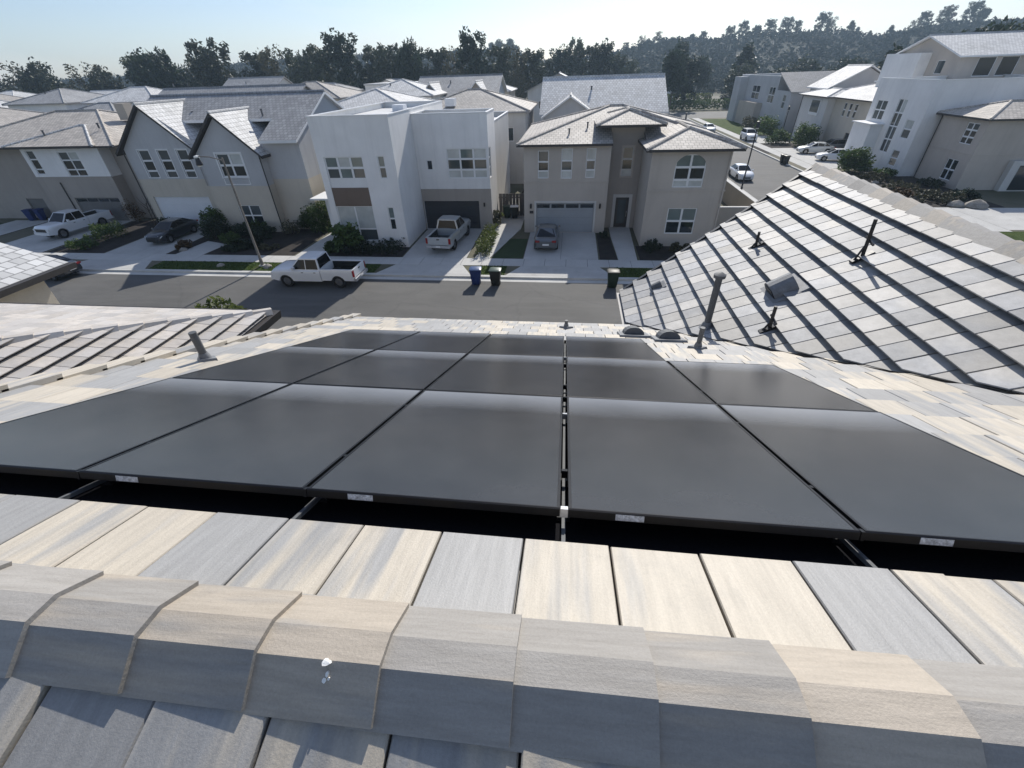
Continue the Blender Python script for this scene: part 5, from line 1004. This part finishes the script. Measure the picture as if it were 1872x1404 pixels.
for nm, sd_, h_, w_, kd, mt, lf, nc, npl in (('e1', 1, 14, 9, 'euca', 'leaf_euca', .42, 80, 60), ('e2', 2, 14, 7, 'euca', 'leaf_euca', .4, 60, 55), ('e3', 3, 14, 10, 'euca', 'leaf_olive', .4, 52, 50), ('r1', 4, 12, 11, 'round', 'leaf_dark', .4, 90, 70), ('r2', 5, 12, 10, 'round', 'leaf_euca', .4, 75, 60), ('c1', 6, 14, 5.5, 'column', 'leaf_dark', .4, 70, 60), ('e4', 8, 14, 8, 'euca', 'leaf_dark', .4, 75, 60)):
    TREES[nm] = (crown_mesh('crown', sd_, h_, w_, kd, mt, lf, nc, npl), trunk_mesh(sd_, h_, .28, w_), h_, w_)
def tree(kind, x, y, z, h, w_, label, group=None, name='tree', cat='tree'):
    cm, tm, H0, W0 = TREES[kind]; o = thing(name, label, cat, (x, y, z), rnd.uniform(0, 6.28), group); o.scale = (w_ / W0, w_ / W0, h / H0)
    for n, me in (('trunk', tm), ('crown', cm)): c = bpy.data.objects.new(n, me); COL.objects.link(c); c.parent = o
    return o
# row of tall trees behind the far houses
TG = 'tall trees in the row behind the houses'
row = [(-205, 150, 15, 12, 'r2'), (-190, 148, 17, 13, 'r1'), (-176, 152, 17, 13, 'e3'), (-164, 146, 18, 12, 'r2'), (-152, 150, 16, 13, 'e3'), (-142, 146, 15, 11, 'r2'), (-132, 150, 17, 12, 'e2'), (-120, 142, 20, 15, 'r1'), (-110, 148, 16, 11, 'e3'), (-103, 143, 19.5, 13, 'e1'), (-94, 150, 17, 10, 'e2'), (-87, 146, 18, 9, 'e3'), (-79, 150, 17, 11, 'e1'), (-71, 146, 17.5, 9, 'e2'), (-64, 144, 20, 11, 'e4'), (-57, 150, 17, 9, 'e2'), (-51, 146, 17, 9, 'e1'), (-45, 143, 19.5, 10, 'r1'), (-39, 150, 16, 8, 'e2'), (-33, 145, 16, 8, 'e3'), (-27, 143, 19, 9, 'e4'), (-21, 150, 16, 8, 'e2'), (-16, 147, 15.5, 7, 'e3'), (-11.5, 152, 15, 7, 'e2')]
for i, (x, y, h_, w_, k_) in enumerate(row):
    d_ = {'r1': 'dense dark round tree', 'r2': 'grey-green round tree', 'e1': 'tall loose grey-green tree', 'e2': 'slim loose grey-green tree', 'e3': 'open pale olive tree', 'e4': 'tall dark loose tree', 'c1': 'dark column tree'}[k_]
    tree(k_, x + rnd.uniform(-1, 1), y, -.1, h_, w_, '%s in the far tree row, %s from the left' % (d_, ORD[i]), TG)
for i, (x, y, h_, w_, k_) in enumerate([(x_, 165 + (j % 3) * 7, rnd.uniform(11, 15), rnd.uniform(10, 14), rnd.choice(['r1', 'r2', 'e1'])) for j, x_ in enumerate(range(-230, -10, 11))]):
    tree(k_, x, y, -.1, h_, w_, 'bushy tree filling the gaps behind the far tree row, %s from the left' % ORD[i], 'trees filling the row behind')
mid = [(-8, 176, 13, 8, 'e2'), (-2, 178, 16, 8, 'e4'), (3, 182, 18, 8, 'e1'), (8, 178, 16, 8, 'e2'), (12, 180, 17, 8, 'e4'), (17, 184, 14, 8, 'e1'), (21, 178, 13, 8, 'r2')]
for i, t_ in enumerate(mid): tree(t_[4], t_[0] - 3, t_[1], -.1, t_[2], t_[3], 'loose tree in the clump behind the ribbed roof, %s from the left' % ORD[i], 'clump of trees at the centre')
rt = [(27.5, 152, 15.5, 8.5, 'r1', 'very dark dense tree right of the ribbed roof'), (33, 160, 12, 7, 'e4', 'dark loose tree right of the dark dense one'), (38, 205, 17, 9, 'e4', 'tall dark tree beside the hill foot'), (45, 200, 14, 10, 'r1', 'round dark tree behind the end of the side street'), (50, 168, 11, 10, 'r2', 'grey-green round tree before the hill foot'), (57, 190, 15, 10, 'c1', 'dark column tree before the hill'), (64, 175, 10, 10, 'r1', 'low dark tree above the grey side house'), (74, 185, 12, 11, 'r2', 'grey-green tree above the grey side house'), (86, 180, 12, 12, 'r1', 'dark round tree right of the grey side house'), (64, 100, 14.5, 11, 'r1', 'big dark tree behind the tall house at upper right'), (73, 106, 16.5, 12, 'r1', 'tallest dark tree behind the upper right house'), (60, 108, 12, 9, 'e4', 'dark loose tree left of the big one at upper right'), (84, 110, 16, 12, 'e1', 'grey-green tree behind the upper right roof'), (46, 142, 7.5, 7, 'r2', 'small tree at the bend of the side street')]
for x, y, h_, w_, k_, lb in rt: tree(k_, x, y, -.1, h_, w_, lb, None)
# shrubs, hedges, garden trees: own meshes
def shrub(label, x, y, w_, d_, h_, mat, n=26, leaf=.09, npl=45, name='shrub', cat='shrub', z=0, group=None, stem=True):
    o = thing(name, label, cat, (x, y, z), 0, group); r_ = random.Random(int(x * 31 + y * 17 + 5000)); mb = MB()
    for _ in range(n): a = r_.uniform(0, 6.28); rr = r_.random() ** .5; t = r_.random(); leaves(mb, Vector((x + math.cos(a) * rr * w_ * .42, y + math.sin(a) * rr * d_ * .42, z + h_ * (.18 + .68 * t * (1 - .3 * rr)))), min(w_, d_, h_) * r_.uniform(.16, .28), npl, leaf, r_)
    mb.build('foliage', mat, o, uv=False, fixn=False)
    if stem:
        for _ in range(3): a = r_.uniform(0, 6.28); MB().tube([(x + math.cos(a) * .08, y + math.sin(a) * .08, z - .03), (x + math.cos(a) * w_ * .25, y + math.sin(a) * d_ * .25, z + h_ * .6)], [.035, .012], 5).build('stem', 'bark', o, uv=False)
    return o
def hedge(label, x0, x1, y0, y1, h_, mat, leaf=.08, dens=55):
    o = thing('hedge', label, 'hedge', ((x0 + x1) / 2, (y0 + y1) / 2, 0)); r_ = random.Random(int(x0 * 13 + y0 * 7 + 999)); mb = MB(); n = int((x1 - x0) * (y1 - y0) * h_ * dens) + 40
    for _ in range(n): leaves(mb, Vector((r_.uniform(x0, x1), r_.uniform(y0, y1), h_ * r_.uniform(.05, .95))), .16, 9, leaf, r_)
    mb.build('foliage', mat, o, uv=False, fixn=False)
    for k in range(max(2, int(max(x1 - x0, y1 - y0) / .7))): t = (k + .5) / max(2, int(max(x1 - x0, y1 - y0) / .7)); xx = x0 + (x1 - x0) * (t if x1 - x0 > y1 - y0 else .5); yy = y0 + (y1 - y0) * (t if y1 - y0 >= x1 - x0 else .5); MB().tube([(xx, yy, -.03), (xx + .05, yy, h_ * .7)], [.03, .012], 5).build('stem', 'bark', o, uv=False)
hedge('bright green hedge strip between the two driveways', -6.75, -5.7, 31.0, 36.4, .95, 'leaf_lime'); hedge('tall dark green hedge before the garden wall', -22.6, -20.9, 36.2, 39.2, 2.4, 'leaf_green'); hedge('low dark hedge before the white house front wall', -17.9, -12.6, 32.0, 32.8, .8, 'leaf_dark'); hedge('clipped dark hedge row along the white house bed', -17, -12.8, 31.0, 31.6, .7, 'leaf_dark')
hedge('dark green hedge at the left lawn', -60, -55.9, 34.5, 35.6, .9, 'leaf_dark')
shrub('fan-leaved small tree before the white house bay', -16.9, 31.9, 2.2, 1.8, 2.6, 'leaf_green', 34, .22, 40, 'garden_tree', 'tree'); shrub('leafy green bushes by the leftmost driveway', -40.6, 34.4, 3.2, 3.6, 1.5, 'leaf_green', 44); shrub('bushes nearer the sidewalk by the leftmost driveway', -40.4, 31.9, 3.0, 1.8, 1.0, 'leaf_green', 34)
shrub('dark bush before the twin-gabled house, left', -31.2, 36.2, 2.4, 1.8, 2.4, 'leaf_green', 40, .12); shrub('dark bush before the twin-gabled house, middle', -28.4, 35.3, 3.4, 1.8, 1.3, 'leaf_dark', 40); shrub('dark bush before the twin-gabled house, right', -25.8, 34.8, 2.4, 1.8, 1.2, 'leaf_dark', 34); shrub('olive shrub at the right corner of the twin-gabled house', -24, 36.1, 1.6, 1.5, 1.4, 'leaf_olive', 26, .08, 30); shrub('low olive ground shrub behind the street lamp', -23.6, 32.2, 2.6, 1.4, .5, 'leaf_olive', 24); shrub('rust brown low shrub by the black car', -31.3, 32.2, 1.5, 1.2, .75, 'leaf_rust', 26); shrub('dry ochre shrub by the tan house garage', -42.4, 39.6, 1.6, 1.6, 2.4, 'leaf_rust', 26, .08, 30); shrub('dark bush by the white garage door', -36.9, 37.1, 1.2, 1.0, 1.4, 'leaf_dark', 22)
shrub('dark low shrub right of the front walk', 6.2, 32.6, 1.4, 1.4, 1.0, 'leaf_dark', 24); shrub('olive shrub by the beige house right bay', 8.2, 32.4, 1.6, 1.3, .8, 'leaf_olive', 20); shrub('dark plant in the narrow bed by the beige garage', 2.85, 35.8, .8, 1.0, .6, 'leaf_dark', 16); shrub('dark climbing shrub beside the white house garage', -6.2, 38.6, .8, 1.6, 1.9, 'leaf_olive', 26); shrub('bright green plants by the path to the side gate', -6.2, 39.9, .8, .9, 1.2, 'leaf_lime', 18)
shrub('bright bush top behind the left neighbour roof', -14.3, 14.3, 3.4, 2.0, 5.25, 'leaf_lime', 60, .14, 60, 'street_tree', 'tree')
shrub('large green bush before the white box house', 33.6, 61.5, 3.6, 3.4, 3.0, 'leaf_green', 60, .16, 60); shrub('rocky scrub bed shrub at the right, nearest', 34.2, 47.4, 4.6, 3.4, 1.0, 'leaf_olive', 44, .12); shrub('scrub along the right-hand bed, middle', 34.0, 52, 3.6, 5.0, .8, 'leaf_olive', 50, .12); shrub('scrub along the right-hand bed, far', 33.6, 57.0, 3.4, 4.6, .8, 'leaf_olive', 46, .12)
shrub('green shrub by the side street, first past the white car', 33.8, 86, 4, 4, 2.2, 'leaf_green', 44, .16); shrub('tall green shrub before the cream house', 36.2, 82, 3.4, 4.5, 3.6, 'leaf_green', 60, .16, 60); shrub('green shrub farther up the side street', 35.4, 97, 4, 5, 3.4, 'leaf_green', 54, .16); shrub('olive shrub before the grey side house', 36, 108, 3, 6, 2.2, 'leaf_olive', 44, .16)
for (lb, x, y, w_, d_, h_, mt) in (('tall dark shrub between the black car and the gabled house', -30.4, 34.8, 2.2, 1.8, 1.9, 'leaf_dark'), ('green shrub at the front of the gabled house bed', -28.0, 33.4, 2.0, 1.4, 1.1, 'leaf_green'), ('dark green low shrub left of the street lamp', -25.6, 32.6, 2.2, 1.4, .9, 'leaf_dark'), ('broad green shrub under the gabled house window', -27.2, 36.0, 2.6, 1.0, 1.5, 'leaf_green'), ('dark groundcover shrub nearest the gabled house path', -26.6, 31.7, 2.4, 1.2, .5, 'leaf_dark'), ('green shrub beside the tall hedge', -23.2, 37.4, 1.4, 1.6, 1.9, 'leaf_green'), ('small green shrub by the entrance path of the white house', -18.2, 31.6, 1.0, 1.0, .9, 'leaf_green'), ('dark scrub at the right-hand boulders', 36.6, 47.8, 3.2, 2.6, 1.0, 'leaf_dark'), ('green scrub under the cross-bar window', 37.4, 53.6, 2.0, 4.0, .9, 'leaf_dark'), ('green scrub at the foot of the white box house', 35.6, 58.6, 2.4, 3.0, 1.1, 'leaf_green'), ('dry brown scrub before the right-hand bed', 32.9, 49.8, 1.6, 4.0, .6, 'leaf_rust')):
    shrub(lb, x, y, w_, d_, h_, mt, 38, .1, 45)
bt = thing('bare_tree', 'small bare tree at the left corner of the twin-gabled house', 'tree', (-39.4, 38.4, 0)); MB().tube([(-39.4, 38.4, -.05), (-39.35, 38.4, 1.2), (-39.2, 38.35, 2.0)], [.05, .04, .025], 6).build('trunk', 'bark', bt, uv=False)
for k in range(9): a = k * 2.4; z0 = .9 + k * .13; MB().tube([(-39.35, 38.4, z0), (-39.35 + math.cos(a) * .35, 38.4 + math.sin(a) * .3, z0 + .45), (-39.35 + math.cos(a + .4) * .62, 38.4 + math.sin(a + .4) * .5, z0 + .95)], [.022, .014, .005], 5).build('branch', 'bark', bt, uv=False)
hedge('long low hedge across the end of the side street', 24, 60, 155, 158, 2.6, 'leaf_green', .2, 6); hedge('sunlit lime hedge beyond the side street end', 30, 44, 172, 175, 3.4, 'leaf_lime', .22, 7)
for i, (x, y, s_) in enumerate([(33.2, 48.6, .5), (34.8, 45.6, .7), (36.2, 45.2, .9), (33.0, 55.2, .4), (-31.0, 31.6, .35), (-25.4, 28.4, .3), (-21.6, 28.3, .35)]):
    r_ = random.Random(i); mb = MB(); rings = []
    for k in range(5): t = k / 4; rr = s_ * math.sin(math.pi * (.25 + .7 * t)); rings.append([(x + math.cos(a * .785) * rr * r_.uniform(.8, 1.15), y + math.sin(a * .785) * rr * r_.uniform(.7, 1.0), s_ * (t * .9 - .15) + r_.uniform(-.03, .03)) for a in range(8)])
    world(); tag(mb.loft(rings).build('boulder', 'rock', uv=False, smooth=30), 'garden boulder, %s of the scattered rocks counted from the right' % ORD[i], 'rock', 'garden boulders')

# ------------------------------------------------------------------ hills
def hill(name, fn, x0, x1, y0, y1, nx, ny, label):
    mb = MB(); idx = {}
    for j in range(ny + 1):
        for i in range(nx + 1): x = x0 + (x1 - x0) * i / nx; y = y0 + (y1 - y0) * j / ny; mb.v.append((x, y, fn(x, y)))
    for j in range(ny):
        for i in range(nx): k = j * (nx + 1) + i; mb.f.append((k, k + 1, k + nx + 2, k + nx + 1)); mb.m.append(0)
    world(); return tag(mb.build(name, 'hill_scrub', uv=False, fixn=False, smooth=0), label, None, None, 'structure')
from mathutils import noise as mn
prof_r = [(-900, 12), (-420, 14), (-240, 23), (-120, 21), (-62, 24), (-50, 25), (-38, 14), (0, 15), (28, 18), (62, 25.5), (105, 24), (150, 26), (190, 27), (225, 22), (262, 27), (330, 29), (500, 34), (900, 36)]
def hz(x, y):
    k = x * 450 / max(y, 200) ; top = interp(prof_r, k) - 11.2; t = max(0, min(1, (y - 215) / 235)); s_ = t * t * (3 - 2 * t); back = max(0, 1 - max(0, y - 450) / 400)
    sc = max(y, 215) / 450; return -1.5 + (top * sc + 11.2 + 1.0) * s_ * back + mn.noise(Vector((x * .02, y * .02, 0))) * 2.2 * s_
hill('hill', hz, -620, 620, 215, 800, 150, 60, 'scrub-covered hill ridge behind the houses')
r_ = random.Random(3); mb = MB()                                   # scrub canopy on the slopes: one mass
for _ in range(9000):
    y = 235 + 230 * r_.random() ** 1.0; x = r_.uniform(-1.15, .95) * y; z = hz(x, y); leaves(mb, Vector((x, y, z + r_.uniform(.4, 2.2))), r_.uniform(1.8, 3.6), 10, r_.uniform(1.0, 1.7), r_, .8)
world(); tag(mb.build('hillside_scrub', 'leaf_far', uv=False, fixn=False), 'distant woods and scrub covering the hillsides', None, None, 'stuff')
for i, (px, h_, k_) in enumerate([(40, 7, 'e2'), (52, 8, 'e3'), (64, 7.5, 'e3'), (92, 7, 'r1'), (100, 8, 'e4'), (118, 9, 'e1'), (128, 11, 'e4'), (140, 9, 'r1'), (148, 11, 'e4'), (160, 12, 'e1'), (170, 10, 'e2'), (182, 13, 'e4'), (194, 11, 'e3'), (205, 9, 'c1'), (214, 7, 'c1'), (222, 6, 'c1'), (236, 8, 'c1'), (246, 9, 'e3'), (258, 12, 'e4'), (270, 13, 'e1'), (284, 14, 'e4'), (298, 12, 'r1'), (-70, 8, 'r1'), (-63, 9, 'r2'), (-55, 9, 'r1')]):
    x = px * 440 / 450; tree(k_, x, 440 + rnd.uniform(-8, 8), hz(x, 440) - .5, h_ * .95, h_ * .8, 'distant tree on the hill crest, %s of the crest trees%s' % (ORD[i], ' left to right'), 'trees along the hill crest')

# ------------------------------------------------------------------ haze
hm = bpy.data.materials.new('haze'); hm.use_nodes = True; t = hm.node_tree; t.nodes.clear(); vo = t.nodes.new('ShaderNodeVolumePrincipled'); ou = t.nodes.new('ShaderNodeOutputMaterial')
vo.inputs['Color'].default_value = (.6, .8, 1.0, 1); vo.inputs['Density'].default_value = .00036; vo.inputs['Anisotropy'].default_value = .35; t.links.new(vo.outputs[0], ou.inputs['Volume']); M['haze'] = hm
world(); hzb = MB().box((-950, -310, -3), (950, 1520, 62)).build('haze', 'haze', uv=False); hzb['kind'] = 'stuff'; hzb['label'] = 'thin bright haze in the air'
